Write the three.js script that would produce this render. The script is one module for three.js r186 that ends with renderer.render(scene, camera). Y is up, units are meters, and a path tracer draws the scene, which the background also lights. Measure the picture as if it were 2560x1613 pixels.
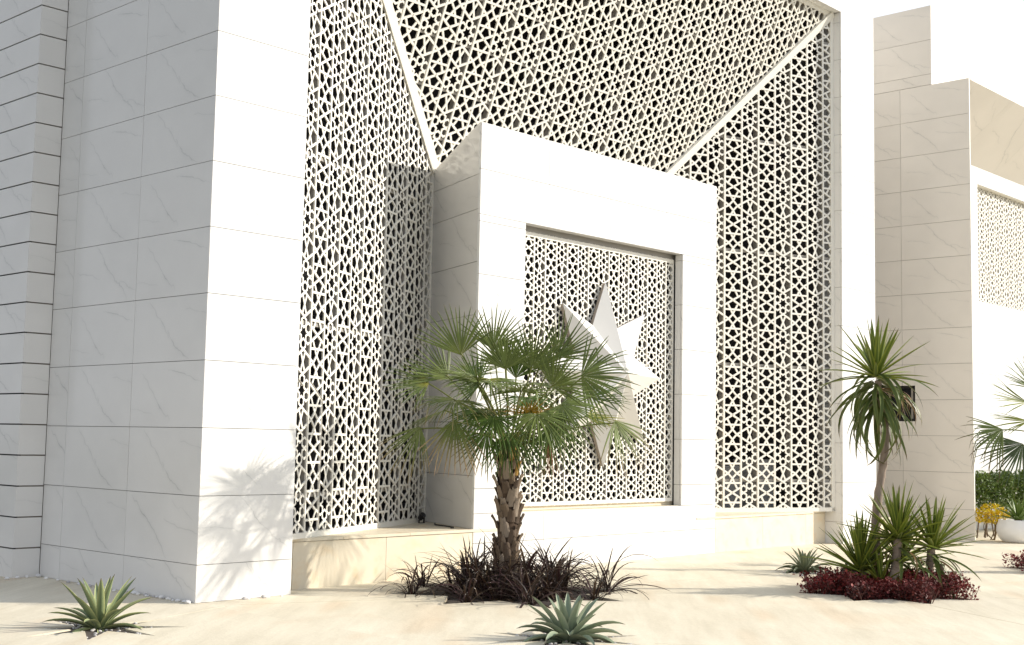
import * as THREE from 'three';
import { mergeGeometries } from 'three/addons/utils/BufferGeometryUtils.js';

// ------------------------------------------------------------------ camera, sky, sun, exposure
const scene = new THREE.Scene();
const camera = new THREE.PerspectiveCamera(27.953, 1024 / 645, 0.1, 2000);
camera.position.set(-6.5545, 1.4631, 9.8136);
camera.up.set(-0.07954, 0.99567, 0.0482);
camera.lookAt(-6.5545 + 0.72897 * 10, 1.4631 + 0.09108 * 10, 9.8136 - 0.67846 * 10);

const SUN_AZ = 40.5 * Math.PI / 180, SUN_EL = 28.5 * Math.PI / 180;
const sunDir = new THREE.Vector3(Math.cos(SUN_EL) * Math.cos(SUN_AZ), Math.sin(SUN_EL), Math.cos(SUN_EL) * Math.sin(SUN_AZ));
function makeSky() {
  const w = 512, h = 256, d = new Float32Array(w * h * 4);
  const dir = new THREE.Vector3();
  for (let j = 0; j < h; j++) for (let i = 0; i < w; i++) {
    const v = (j + 0.5) / h, u = (i + 0.5) / w;
    const el = (v - 0.5) * Math.PI, az = (u - 0.5) * 2 * Math.PI;
    dir.set(Math.cos(el) * Math.cos(az), Math.sin(el), Math.cos(el) * Math.sin(az));
    const cg = dir.dot(sunDir), g = Math.acos(Math.max(-1, Math.min(1, cg)));
    const e = Math.max(0, el);
    const haze = Math.exp(-((e / 0.75) ** 2));                                // hazy air, brighter low down
    const side = 0.5 + 0.5 * Math.pow((1 + cg) / 2, 0.85) + 0.8 * Math.exp(-g / 0.28); // brighter towards the sun
    const zen = [0.33, 0.43, 0.62], hor = [1.09, 1.12, 1.18];
    const k = (j * w + i) * 4;
    for (let c = 0; c < 3; c++) d[k + c] = (zen[c] + (hor[c] - zen[c]) * haze) * side;
    d[k + 3] = 1;
  }
  const t = new THREE.DataTexture(d, w, h, THREE.RGBAFormat, THREE.FloatType);
  t.mapping = THREE.EquirectangularReflectionMapping;
  t.magFilter = THREE.LinearFilter; t.minFilter = THREE.LinearFilter; t.colorSpace = THREE.LinearSRGBColorSpace;
  t.needsUpdate = true;
  return t;
}
const sky = makeSky();
scene.background = sky; scene.environment = sky; scene.environmentIntensity = 1;

const sun = new THREE.DirectionalLight(new THREE.Color(1.0, 0.93, 0.82), 4.9);
sun.position.copy(sunDir).multiplyScalar(40).add(new THREE.Vector3(6, 0, 0));
sun.target.position.set(6, 2, 0);
sun.castShadow = true; sun.shadow.mapSize.set(4096, 4096); sun.shadow.radius = 1.6;
Object.assign(sun.shadow.camera, { left: -18, right: 18, top: 16, bottom: -16, near: 1, far: 90 });
scene.add(sun, sun.target);

const renderer = new THREE.WebGLRenderer({ antialias: true });
renderer.setSize(1024, 645);
renderer.toneMapping = THREE.LinearToneMapping;
renderer.toneMappingExposure = 1.2;
renderer.shadowMap.enabled = true;

// ------------------------------------------------------------------ helpers
let seed = 20240611;
const rnd = () => { seed |= 0; seed = seed + 0x6D2B79F5 | 0; let t = Math.imul(seed ^ seed >>> 15, 1 | seed); t = t + Math.imul(t ^ t >>> 7, 61 | t) ^ t; return ((t ^ t >>> 14) >>> 0) / 4294967296; };
const rr = (a, b) => a + (b - a) * rnd();
const V = (x, y, z) => new THREE.Vector3(x, y, z);
const RAD = Math.PI / 180;
const hash = (x, y, s) => { let h = Math.imul(x, 374761393) + Math.imul(y, 668265263) + Math.imul(s, 1274126177); h = Math.imul(h ^ (h >>> 13), 1274126177); return ((h ^ (h >>> 16)) >>> 0) / 4294967296; };
function vnoise(x, y, s = 0, px = 0, py = 0) {                       // value noise, wraps with period px, py
  const xi = Math.floor(x), yi = Math.floor(y), fx = x - xi, fy = y - yi;
  const a = fx * fx * (3 - 2 * fx), b = fy * fy * (3 - 2 * fy);
  const wx = n => px ? ((n % px) + px) % px : n, wy = n => py ? ((n % py) + py) % py : n;
  const h00 = hash(wx(xi), wy(yi), s), h10 = hash(wx(xi + 1), wy(yi), s), h01 = hash(wx(xi), wy(yi + 1), s), h11 = hash(wx(xi + 1), wy(yi + 1), s);
  return (h00 + (h10 - h00) * a) * (1 - b) + (h01 + (h11 - h01) * a) * b;
}
const fbm = (x, y, s, o = 4) => { let r = 0, a = 0.5, f = 1; for (let i = 0; i < o; i++) { r += a * vnoise(x * f, y * f, s + i * 17); a *= 0.5; f *= 2.03; } return r; };
const used = {};
function numbered(n) { if (used[n] === undefined) { used[n] = 0; return n; } used[n]++; return n + '_' + String(used[n]).padStart(3, '0'); }
function shadows(o) { o.castShadow = true; o.receiveShadow = true; return o; }
function thing(name, label, category, pos = [0, 0, 0], group) {
  const o = new THREE.Group(); o.name = numbered(name); o.position.set(...pos);
  o.userData = { label, category }; if (group) o.userData.group = group;
  scene.add(o); return o;
}
function solo(name, geo, mat, label, category, group) {
  const m = shadows(new THREE.Mesh(geo, mat)); m.name = numbered(name); m.userData = { label, category }; if (group) m.userData.group = group;
  scene.add(m); return m;
}
function part(name, geo, mat, parent, label) { const m = shadows(new THREE.Mesh(geo, mat)); m.name = name; if (label) m.userData.label = label; parent.add(m); return m; }
function struct(name, geo, mat) { const m = shadows(new THREE.Mesh(geo, mat)); m.name = name; m.userData = { kind: 'structure', label: name.replace(/_/g, ' ') }; scene.add(m); return m; }
function box(x0, x1, y0, y1, z0, z1) { const g = new THREE.BoxGeometry(x1 - x0, y1 - y0, z1 - z0); g.translate((x0 + x1) / 2, (y0 + y1) / 2, (z0 + z1) / 2); return g; }
function beam(p0, p1, w, d, nrm) {                                    // a bar from p0 to p1, w wide, d deep along nrm, front face at p0..p1
  const t = p1.clone().sub(p0), L = t.length(); t.normalize();
  const n = nrm.clone().addScaledVector(t, -nrm.dot(t)).normalize(), s = new THREE.Vector3().crossVectors(t, n);
  const g = new THREE.BoxGeometry(w, L, d); g.translate(0, L / 2, -d / 2);
  g.applyMatrix4(new THREE.Matrix4().makeBasis(s, t, n)); g.translate(p0.x, p0.y, p0.z); return g;
}
function slab(pts, N, thick) {                                        // a flat convex plate: corner points, outward normal, thickness behind
  const n = N.clone().normalize(), pos = [], k = pts.length, q = pts.map(p => p.clone().addScaledVector(n, -thick));
  const tri = (a, b, c) => pos.push(a.x, a.y, a.z, b.x, b.y, b.z, c.x, c.y, c.z);
  const nn = new THREE.Vector3().crossVectors(pts[1].clone().sub(pts[0]), pts[2].clone().sub(pts[0]));
  const P = nn.dot(n) > 0 ? pts : pts.slice().reverse(), Q = nn.dot(n) > 0 ? q : q.slice().reverse();
  for (let i = 1; i < k - 1; i++) { tri(P[0], P[i], P[i + 1]); tri(Q[0], Q[i + 1], Q[i]); }
  for (let i = 0; i < k; i++) { const j = (i + 1) % k; tri(P[i], Q[i], Q[j]); tri(P[i], Q[j], P[j]); }
  const g = new THREE.BufferGeometry(); g.setAttribute('position', new THREE.Float32BufferAttribute(pos, 3)); g.computeVertexNormals(); return g;
}
function tex(w, h, fn, srgb = true) {
  const d = new Uint8Array(w * h * 4);
  for (let j = 0; j < h; j++) for (let i = 0; i < w; i++) { const c = fn(i / w, j / h), k = (j * w + i) * 4; d[k] = Math.max(0, Math.min(255, c[0])); d[k + 1] = Math.max(0, Math.min(255, c[1])); d[k + 2] = Math.max(0, Math.min(255, c[2])); d[k + 3] = 255; }
  const t = new THREE.DataTexture(d, w, h); t.wrapS = t.wrapT = THREE.RepeatWrapping; t.magFilter = THREE.LinearFilter; t.minFilter = THREE.LinearMipmapLinearFilter; t.generateMipmaps = true;
  if (srgb) t.colorSpace = THREE.SRGBColorSpace; t.needsUpdate = true; return t;
}
const std = (c, rough = 0.8, extra = {}) => { const m = new THREE.MeshStandardMaterial({ roughness: rough, ...extra }); m.color.setRGB(c[0], c[1], c[2]); return m; };

// ------------------------------------------------------------------ materials
function veinTex(s, veins, mir) {                                    // printed marble: pale ground, thin grey veins
  return tex(768, 384, (u0, v) => {
    const u = mir ? 1 - u0 : u0;
    const wx = (fbm(u * 5, v * 3, s) - 0.5) * 0.16, wy = (fbm(u * 5, v * 3, s + 50) - 0.5) * 0.16;
    const wx2 = (fbm(u * 26, v * 13, s + 80, 3) - 0.5) * 0.035;
    let k = 0;
    for (const [x0, y0, x1, y1, wd, st] of veins) {
      const px = u + wx + wx2 - x0, py = (v + wy - y0) * 0.5, dx = x1 - x0, dy = (y1 - y0) * 0.5, L = Math.hypot(dx, dy);
      const t = (px * dx + py * dy) / (L * L), dd = Math.abs(px * dy - py * dx) / L;
      if (t < 0 || t > 1) continue;
      const m = Math.sin(Math.PI * t) ** 0.6 * (0.35 + 0.9 * vnoise(t * 9, st * 31, s + 7));
      k += st * m * (Math.exp(-((dd / wd) ** 2)) + 0.22 * Math.exp(-((dd / (wd * 6)) ** 2)));
    }
    const cloud = (fbm(u * 3 + 9, v * 2, s + 200) - 0.5) * 10 + (vnoise(u * 300, v * 150, s + 5) - 0.5) * 3;
    const b = 222 + cloud - k * 36;
    return [b, b - 1.5 + k * 1.5, b - 5 + k * 2.5];
  });
}
const V1 = [[0.05, 0.98, 0.62, 0.02, 0.0042, 0.85], [0.55, 0.62, 1.0, 0.42, 0.0035, 0.6], [0.62, 0.95, 0.92, 0.62, 0.003, 0.35]];
const V2 = [[0.3, 1.0, 0.86, 0.0, 0.0045, 0.8], [0.02, 0.55, 0.42, 0.42, 0.003, 0.5], [0.7, 0.3, 1.0, 0.12, 0.003, 0.4]];
const V3 = [[0.1, 0.85, 0.55, 0.1, 0.004, 0.7], [0.5, 0.9, 0.98, 0.66, 0.0035, 0.65], [0.0, 0.3, 0.3, 0.2, 0.003, 0.3]];
const V4 = [[0.18, 1.0, 0.5, 0.35, 0.004, 0.6], [0.45, 0.5, 0.75, 0.0, 0.004, 0.75], [0.66, 0.8, 1.0, 0.7, 0.003, 0.4]];
const tileMats = [veinTex(11, V1), veinTex(23, V2), veinTex(37, V3), veinTex(51, V4)].map(t => new THREE.MeshStandardMaterial({ map: t, roughness: 0.15 }));
const beigeMats = tileMats.map(m => { const k = m.clone(); k.color.setRGB(1.06, 1.0, 0.92); return k; });
const M = {
  grout: std([0.30, 0.27, 0.23], 0.95),
  darkGroove: std([0.05, 0.05, 0.05], 0.9),
  white: std([0.80, 0.77, 0.69], 0.42),
  starSkin: std([0.72, 0.70, 0.66], 0.38),
  starRim: std([0.33, 0.28, 0.23], 0.6),
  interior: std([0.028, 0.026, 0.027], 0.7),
  steel: std([0.30, 0.28, 0.25], 0.6),
  plate: std([0.46, 0.43, 0.39], 0.6),
  blackMetal: std([0.02, 0.02, 0.022], 0.5),
  soil: std([0.075, 0.06, 0.052], 1),
  concrete: std([0.36, 0.37, 0.37], 0.85),
};
const groundTex = tex(2048, 2048, (u, v) => {
  const X = u * 24, Y = v * 24;
  const big = vnoise(X * 0.75, Y * 0.75, 3, 18, 18) - 0.5, mid = vnoise(X * 2.5, Y * 2.5, 4, 60, 60) - 0.5;
  const c = 0.766, sn = 0.643, a = X * c + Y * sn, b = -X * sn + Y * c;           // trowel sweeps
  const sweep = vnoise(a * 1.3, b * 9, 9) - 0.5, sweep2 = vnoise(a * 4, b * 34, 10) - 0.5;
  const grain = hash(Math.floor(u * 2048), Math.floor(v * 2048), 5) - 0.5;
  const st = Math.max(0, vnoise(a * 0.9 + 40, b * 3.2, 21) - 0.66) * 2.2 + Math.max(0, vnoise(X * 3.1, Y * 3.1, 33, 74, 74) - 0.78) * 1.4;   // rusty wash marks
  const k = big * 9 + mid * 8 + sweep * 10 + sweep2 * 7 + grain * 9;
  return [214 + k - st * 6, 204 + k * 1.03 - st * 15, 181 + k * 1.08 - st * 20];
});
groundTex.repeat.set(1 / 24, 1 / 24);
const groundBump = tex(1024, 1024, (u, v) => { const k = 128 + (vnoise(u * 640, v * 640, 71, 640, 640) - 0.5) * 90 + (vnoise(u * 90, v * 90, 72, 90, 90) - 0.5) * 110; return [k, k, k]; }, false);
groundBump.repeat.set(1 / 6, 1 / 6);
M.paving = new THREE.MeshStandardMaterial({ map: groundTex, bumpMap: groundBump, bumpScale: 0.0025, roughness: 0.82 });
const plinthTex = tex(1024, 512, (u, v) => { const k = (fbm(u * 6, v * 3, 91) - 0.5) * 16 + (hash(Math.floor(u * 1024), Math.floor(v * 512), 92) - 0.5) * 6, st = Math.max(0, fbm(u * 9, v * 5, 95) - 0.56) * 60; return [218 + k, 207 + k - st * 0.5, 184 + k - st]; });
M.plinth = new THREE.MeshStandardMaterial({ map: plinthTex, roughness: 0.5 });

// ------------------------------------------------------------------ plaza with star-shaped planting beds
const star = (cx, cz, R, r, a0, n = 8) => { const p = []; for (let i = 0; i < n * 2; i++) { const a = a0 * RAD + i * Math.PI / n, q = i % 2 ? r : R; p.push([cx + q * Math.cos(a), cz + q * Math.sin(a)]); } return p; };
const beds = {
  palm: star(2.85, 1.1, 1.22, 0.74, 31.7),
  yucca: star(5.85, 3.52, 0.93, 0.58, 36.1),
  far: star(10.05, 4.15, 1.05, 0.66, 31),
  agaveFront: star(0.97, 3.42, 0.60, 0.20, 25),
  agaveLeft: star(-1.34, 0.755, 0.64, 0.21, 37),
  agaveRight: star(7.08, 1.9, 0.56, 0.19, 20),
};
const sh = new THREE.Shape([[-3.2, -14], [60, -14], [60, 40], [-3.2, 40]].map(p => new THREE.Vector2(...p)));
for (const k in beds) sh.holes.push(new THREE.Path(beds[k].map(([x, z]) => new THREE.Vector2(x, -z))));
const slit = (x0, z0, x1, z1, w = 0.009) => { const dx = x1 - x0, dz = z1 - z0, L = Math.hypot(dx, dz), nx = -dz / L * w / 2, nz = dx / L * w / 2; sh.holes.push(new THREE.Path([[x0 + nx, z0 + nz], [x1 + nx, z1 + nz], [x1 - nx, z1 - nz], [x0 - nx, z0 - nz]].map(([x, z]) => new THREE.Vector2(x, -z)))); };
slit(3.95, 1.95, 4.9, 3.05); slit(5.2, 4.3, 4.3, 5.9); slit(6.35, 4.45, 7.4, 6.4); slit(1.6, 0.85, 0.25, 0.3); slit(2.0, 2.1, 1.45, 2.95);
slit(6.45, 1.78, 4.15, 1.35); slit(1.3, 4.0, 2.9, 6.2); slit(0.3, 3.2, -2.2, 1.9); slit(-0.68, 0.6, 0.1, 0.32); slit(7.75, 2.05, 8.9, 3.4); slit(7.1, 2.55, 6.75, 3.0); slit(8.6, 0.9, 11.5, 0.9); slit(8.75, 4.1, 6.95, 3.75);
const pg = new THREE.ExtrudeGeometry(sh, { depth: 0.1, bevelEnabled: false });
pg.rotateX(-Math.PI / 2); pg.translate(0, -0.1, 0);
struct('plaza_paving', pg, M.paving);
{ const g = new THREE.PlaneGeometry(1600, 1600); g.rotateX(-Math.PI / 2); g.translate(0, -0.13, 0); struct('ground', g, std([0.085, 0.085, 0.05], 1)); }
for (const [k, nm] of [['palm', 'palm'], ['yucca', 'yucca'], ['far', 'far'], ['agaveFront', ''], ['agaveLeft', ''], ['agaveRight', '']]) {
  const g = new THREE.ShapeGeometry(new THREE.Shape(beds[k].map(([x, z]) => new THREE.Vector2(x, -z)))); g.rotateX(-Math.PI / 2); g.translate(0, nm ? -0.03 : -0.012, 0);
  const m = struct('planting_bed_soil', g, M.soil); m.name = numbered('planting_bed_soil'); m.userData.label = 'dark soil of a star-shaped planting bed';
}

// ------------------------------------------------------------------ stone cladding
const GAP = 0.005, boxCache = {};
function tileGeo(w, h, t, du = 0, dv = 0) {
  const key = [w, h, t, du, dv].map(v => v.toFixed(3)).join(); if (boxCache[key]) return boxCache[key];
  const g = new THREE.BoxGeometry(w, h, t), p = g.attributes.position, u = g.attributes.uv, n = g.attributes.normal;
  for (let i = 0; i < p.count; i++) { if (Math.abs(n.getX(i)) > 0.5) u.setXY(i, (p.getZ(i) + 3) / 1.2, (p.getY(i) + h / 2) / 0.6); else if (Math.abs(n.getY(i)) > 0.5) u.setXY(i, (p.getX(i) + w / 2) / 1.2, (p.getZ(i) + 3) / 0.6); else u.setXY(i, du + (p.getX(i) + w / 2) / 1.2, dv + (p.getY(i) + h / 2) / 0.6); }
  return boxCache[key] = g;
}
// tiles on a vertical plane: origin o, along U, outward N; rects [u0,u1,y0,y1]; front face lies on the plane
function cladding(name, parent, o, U, N, rects, mats = tileMats, thick = 0.03, tileName = 'tile') {
  const g = new THREE.Group(); g.name = name; parent.add(g);
  g.matrixAutoUpdate = true; const m = new THREE.Matrix4().makeBasis(U, V(0, 1, 0), N); g.quaternion.setFromRotationMatrix(m); g.position.copy(o);
  rects.forEach(([a, b, y0, y1], i) => {
    if (b - a < 0.02 || y1 - y0 < 0.02) return;
    const t = shadows(new THREE.Mesh(tileGeo(b - a - GAP, y1 - y0 - GAP, thick), mats[(i * 7 + Math.floor(i / 3) * 5 + Math.floor(hash(i, 3, name.length) * 4)) % mats.length]));
    t.name = tileName; t.position.set((a + b) / 2, (y0 + y1) / 2, -thick / 2 + (hash(i, 9, 4) - 0.5) * 0.0012); g.add(t);
  });
  return g;
}
const courses = (h0, hMax, hMin = 0) => { const r = [hMin]; let y = h0; while (y <= hMin + 0.02) y += 0.6; for (; y < hMax - 0.05; y += 0.6) r.push(y); r.push(hMax); return r; };
function grid(us, ys) { const r = []; for (let j = 0; j < ys.length - 1; j++) for (let i = 0; i < us.length - 1; i++) r.push([us[i], us[i + 1], ys[j], ys[j + 1]]); return r; }
const X = V(1, 0, 0), Y = V(0, 1, 0), Z = V(0, 0, 1), nX = V(-1, 0, 0);
const W1 = 1.039, W2 = 11.455, P2 = 12.53, HT = 8.29, TOP = 9.6, H0 = 0.329;

const main = thing('entrance_building', 'white marble-clad entrance building with tall recessed portal of lattice screens', 'building');
const ysP = courses(H0, TOP);
cladding('pier_side_cladding', main, V(0, 0, -2.8), Z, nX, grid([0, 0.4, 1.6, 2.8], ysP));
cladding('pier_front_cladding', main, V(0, 0, 0), X, Z, grid([0.0, W1], ysP));
cladding('pier_front_cladding', main, V(W2, 0, 0), X, Z, grid([0, P2 - W2 + 0.0015], ysP));
cladding('pier_return_cladding', main, V(W2, 0, -0.33), Z, nX, grid([0, 0.30], courses(H0, HT - 0.003)));
cladding('lintel_front', main, V(W1, 0, 0), X, Z, grid([0, 1.2, 2.4, 3.6, 4.8, 6, 7.2, 8.4, 9.6, W2 - W1], [HT, 8.729, 9.329, TOP]));
cladding('pier_side_cladding', main, V(P2, 0, 0), V(0, 0, -1), X, grid([0.031, 1.2, 2.4, 3.6, 4.8], ysP));
{ // lintel soffit slabs
  const sof = new THREE.Group(); sof.name = 'lintel_soffit'; main.add(sof);
  for (let i = 0; i < 9; i++) { const a = W1 + i * 1.2, b = Math.min(W2 - 0.004, a + 1.2); const t = part('tile', tileGeo(b - a - GAP, 0.03, 0.235), tileMats[i % 4], sof); t.position.set((a + b) / 2, HT + 0.015, -0.1485); }
}
part('core_wall', mergeGeometries([
  box(0.026, W1 - 0.006, -0.02, TOP - 0.01, -2.79, -0.026), box(W2 + 0.026, P2 - 0.026, -0.02, TOP - 0.01, -4.9, -0.026),
  box(W1 - 0.004, W2 + 0.024, HT + 0.026, TOP - 0.012, -0.6, -0.027), box(-0.25, W1 - 0.02, -0.02, TOP - 0.02, -5.0, -2.83)]), M.grout, main);
// wing behind the pier: blocks with open dark grooves
{
  const w = new THREE.Group(); w.name = 'rusticated_wing'; main.add(w);
  const ys = []; for (let y = 0.285; y < TOP; y += 0.3118) ys.push(y); ys.unshift(-0.003);
  const gv = 0.014;
  for (let j = 0; j < ys.length - 1; j++) {
    const y0 = ys[j] + (j ? gv : 0), y1 = ys[j + 1], h = y1 - y0;
    const a = part('course_block', tileGeo(0.288, h, 0.03), tileMats[j % 4], w); a.position.set(-0.149, (y0 + y1) / 2, -2.815);
    for (let k = 0; k < 3; k++) { const b = part('course_block', tileGeo(2.395, h, 0.03), tileMats[(j + k + 1) % 4], w); b.rotation.y = -Math.PI / 2; b.position.set(-0.295 + 0.015, (y0 + y1) / 2, -2.803 - 1.2 - k * 2.4 - (k ? 0.0 : 0)); }
  }
  part('groove_back', mergeGeometries([box(-0.262, -0.03, 0, TOP, -3.1, -2.834), box(-0.262, -0.24, 0, TOP, -10, -3.1)]), M.darkGroove, w);
}
// plinth below the screens
const LEDGE = 0.486, ZP = -0.304;
{
  const pl = new THREE.Group(); pl.name = 'plinth'; main.add(pl);
  const put = (x0, x1) => { const t = part('plinth_slab', tileGeo(x1 - x0 - GAP, LEDGE - 0.034, 0.03), M.plinth, pl); t.position.set((x0 + x1) / 2, (LEDGE - 0.034) / 2 - 0.001, ZP - 0.015); };
  put(W1 + 0.003, 1.28); put(1.28, 2.48); put(2.48, 3.745); put(8.475, 9.68); put(9.68, 10.88); put(10.88, W2 - 0.003);
  const cop = (x0, x1) => { const t = part('coping_slab', tileGeo(x1 - x0 - GAP, 0.03, 1.5), M.plinth, pl); t.position.set((x0 + x1) / 2, LEDGE - 0.015, ZP - 0.75 + 0.012); };
  cop(W1 + 0.003, 1.9); cop(1.9, 2.8); cop(2.8, 4.2); cop(8.02, 9.4); cop(9.4, 10.6); cop(10.6, W2 - 0.003);
  part('core_wall', mergeGeometries([box(W1, 3.7, -0.02, LEDGE - 0.035, -1.7, ZP - 0.028), box(8.5, W2, -0.02, LEDGE - 0.035, -1.7, ZP - 0.028), box(W1, W2, -0.02, LEDGE - 0.04, -4.9, -1.7)]), M.grout, pl);
}
// dark rooms behind the screens
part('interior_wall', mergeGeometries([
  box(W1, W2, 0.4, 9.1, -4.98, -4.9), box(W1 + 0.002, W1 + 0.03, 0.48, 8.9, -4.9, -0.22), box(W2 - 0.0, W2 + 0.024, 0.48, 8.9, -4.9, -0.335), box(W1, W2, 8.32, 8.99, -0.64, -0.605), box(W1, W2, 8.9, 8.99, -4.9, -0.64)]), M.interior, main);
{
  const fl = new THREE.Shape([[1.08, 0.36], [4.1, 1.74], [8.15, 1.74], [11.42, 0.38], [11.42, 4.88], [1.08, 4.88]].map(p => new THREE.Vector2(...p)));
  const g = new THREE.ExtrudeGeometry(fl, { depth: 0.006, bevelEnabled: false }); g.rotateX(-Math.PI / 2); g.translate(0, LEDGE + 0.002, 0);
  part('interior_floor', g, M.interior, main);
}

// ------------------------------------------------------------------ lattice screens
function clipSeg(a, b, poly) {                                        // convex polygon, counter-clockwise
  let t0 = 0, t1 = 1; const dx = b[0] - a[0], dy = b[1] - a[1];
  for (let i = 0; i < poly.length; i++) {
    const p = poly[i], q = poly[(i + 1) % poly.length], nx = -(q[1] - p[1]), ny = q[0] - p[0];
    const num = (a[0] - p[0]) * nx + (a[1] - p[1]) * ny, den = dx * nx + dy * ny;
    if (Math.abs(den) < 1e-9) { if (num < 0) return null; continue; }
    const t = -num / den; if (den > 0) t0 = Math.max(t0, t); else t1 = Math.min(t1, t);
  }
  return t1 - t0 > 1e-4 ? [[a[0] + dx * t0, a[1] + dy * t0], [a[0] + dx * t1, a[1] + dy * t1]] : null;
}
function lattice(poly, A, B, u0, v0, th, wScale = 1) {
  const pos = []; const w = 0.0465 * (A + B) / 2 * wScale;
  const quad = (a, b, c, d) => pos.push(...a, ...b, ...c, ...a, ...c, ...d);
  function bar(p, q, level, wd = w, ext = 0.3) {
    const s = clipSeg(p, q, poly); if (!s) return;
    let [a, b] = s; const dx = b[0] - a[0], dy = b[1] - a[1], L = Math.hypot(dx, dy); if (L < 0.004) return;
    const ux = dx / L, uy = dy / L, e = wd * ext, nx = -uy * wd / 2, ny = ux * wd / 2, zf = -level * 0.0008, zb = -th + level * 0.0008;
    a = [a[0] - ux * e, a[1] - uy * e]; b = [b[0] + ux * e, b[1] + uy * e];
    const c = [[a[0] - nx, a[1] - ny], [b[0] - nx, b[1] - ny], [b[0] + nx, b[1] + ny], [a[0] + nx, a[1] + ny]];
    const f = c.map(k => [k[0], k[1], zf]), k = c.map(k => [k[0], k[1], zb]);
    quad(f[0], f[1], f[2], f[3]); quad(k[3], k[2], k[1], k[0]);
    for (let i = 0; i < 4; i++) { const j = (i + 1) % 4; quad(f[i], k[i], k[j], f[j]); }
  }
  const us = poly.map(p => p[0]), vs = poly.map(p => p[1]);
  const i0 = Math.floor((Math.min(...us) - u0) / A) - 1, i1 = Math.ceil((Math.max(...us) - u0) / A) + 1;
  const j0 = Math.floor((Math.min(...vs) - v0) / B) - 1, j1 = Math.ceil((Math.max(...vs) - v0) / B) + 1;
  for (let i = i0; i <= i1; i++) {
    for (const k of [-0.25, 0.25]) bar([u0 + (i + k) * A, v0 + j0 * B], [u0 + (i + k) * A, v0 + j1 * B], 0);
    for (let j = j0; j <= j1; j++) {
      const P = (x, y) => [u0 + (i + x) * A, v0 + (j + y) * B];
      for (const y of [0.25, 0.75]) bar(P(0.25, y), P(0.75, y), 1, w, 0);
      bar(P(0.25, 0.144), P(0.5, 0), 2); bar(P(0.5, 0), P(0.75, -0.144), 2); bar(P(0.25, -0.144), P(0.5, 0), 3); bar(P(0.5, 0), P(0.75, 0.144), 3);
      for (const mx of [0, 1]) for (const my of [0, 1]) {
        const Q = (x, y) => P(mx ? 1 - x : x, my ? 1 - y : y), s = mx ^ my;
        bar(Q(0, 0.285), Q(0.376, 0.5), 2 + s); bar(Q(0.376, 0.5), Q(0.5, 0.63), 4 + s, w * 0.95, 0.45); bar(Q(0.5, 0.63), Q(0.655, 0.9105), 6 + s);
      }
      bar(P(-0.075, 0.328), P(0.075, 0.672), 6, w * 0.95); bar(P(0.075, 0.328), P(-0.075, 0.672), 7, w * 0.95);
      for (let h = 0; h < 6; h++) {
        const a = h * 60 * RAD + Math.PI / 2, cx = 0.19 * Math.cos(a), cy = 0.19 * Math.sin(a);
        const hv = []; for (let e = 0; e < 6; e++) { const b = e * 60 * RAD + Math.PI / 2; hv.push(P(cx + 0.093 * Math.cos(b), cy + 0.093 * Math.sin(b))); }
        for (let e = 0; e < 6; e++) bar(hv[e], hv[(e + 1) % 6], 8 + (h % 2) * 2 + (e % 2), w * 0.9, 0.25);
      }
    }
  }
  const g = new THREE.BufferGeometry(); g.setAttribute('position', new THREE.Float32BufferAttribute(pos, 3)); g.computeVertexNormals(); return g;
}
// a screen: plane basis O,U,Vv,N; polygon in (u,v); frame boards along chosen edges; rails and posts behind
function screen(label, O, U, Vv, N, poly, A, B, u0, v0, opt = {}) {
  const t = thing('lattice_screen', label, 'screen', [0, 0, 0], opt.group);
  const th = opt.th ?? 0.024, mat = new THREE.Matrix4().makeBasis(U, Vv, N).setPosition(O);
  const geo = lattice(poly, A, B, u0, v0, th, opt.w ?? 1); geo.applyMatrix4(mat);
  part('lattice', geo, M.white, t);
  const P = (u, v, n = 0) => V(u, v, n).applyMatrix4(mat);
  (opt.frame || []).forEach(([a, b, wd, off = 0.006, dep = 0.07]) => part('frame_board', beam(P(a[0], a[1], off), P(b[0], b[1], off), wd, dep, N), M.white, t));
  (opt.posts || []).forEach(([a, b, wd, dp]) => { const s = clipSeg(a, b, poly); if (s) part('support_post', beam(P(s[0][0], s[0][1], -(opt.back ?? 0.1)), P(s[1][0], s[1][1], -(opt.back ?? 0.1)), wd, dp, N), M.steel, t); });
  return t;
}
// funnel corner points
const zo = -0.135, zi = -1.56, XL = 4.208, XR = 8.035, YI = 4.733;
{
  const U = V(XL - W1, 0, zi - zo).normalize(), N = V(-U.z, 0, U.x), L = Math.hypot(XL - W1, zi - zo), posts = [];
  for (let i = -1; i < 7; i++) posts.push([[0.27 + (i + 0.25) * 0.572, -0.1], [0.27 + (i + 0.25) * 0.572, 9], 0.018, 0.04]);
  for (let j = 0; j < 5; j++) posts.push([[0, 0.9 + j * 1.68], [L, 0.9 + j * 1.68], 0.04, 0.05]);
  const t = screen('tall white lattice screen on the left splay beside the shaded pier', V(W1, 0, zo), U, Y, N, [[0, LEDGE + 0.05], [L, LEDGE + 0.05], [L, YI], [0, HT]], 0.572, 0.5595, 0.27, 0.797,
    { posts, back: 0.021, th: 0.018, w: 0.9, frame: [[[0, LEDGE + 0.028], [L, LEDGE + 0.028], 0.055], [[L - 0.012, LEDGE], [L - 0.012, YI], 0.03]] });
  // access hatch outline cut in the screen
  const H = (u, v) => V(W1, 0, zo).addScaledVector(U, u).add(V(0, v, 0)).addScaledVector(N, 0.004), uh = 0.70;
  for (const [a, b] of [[[uh, LEDGE + 0.06], [uh, 1.84]], [[uh, 1.84], [0.45, 2.0]], [[0.27, 1.97], [0.19, 2.02]]]) part('hatch_edge', beam(H(...a), H(...b), 0.009, 0.02, N), M.steel, t);
}
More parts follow.
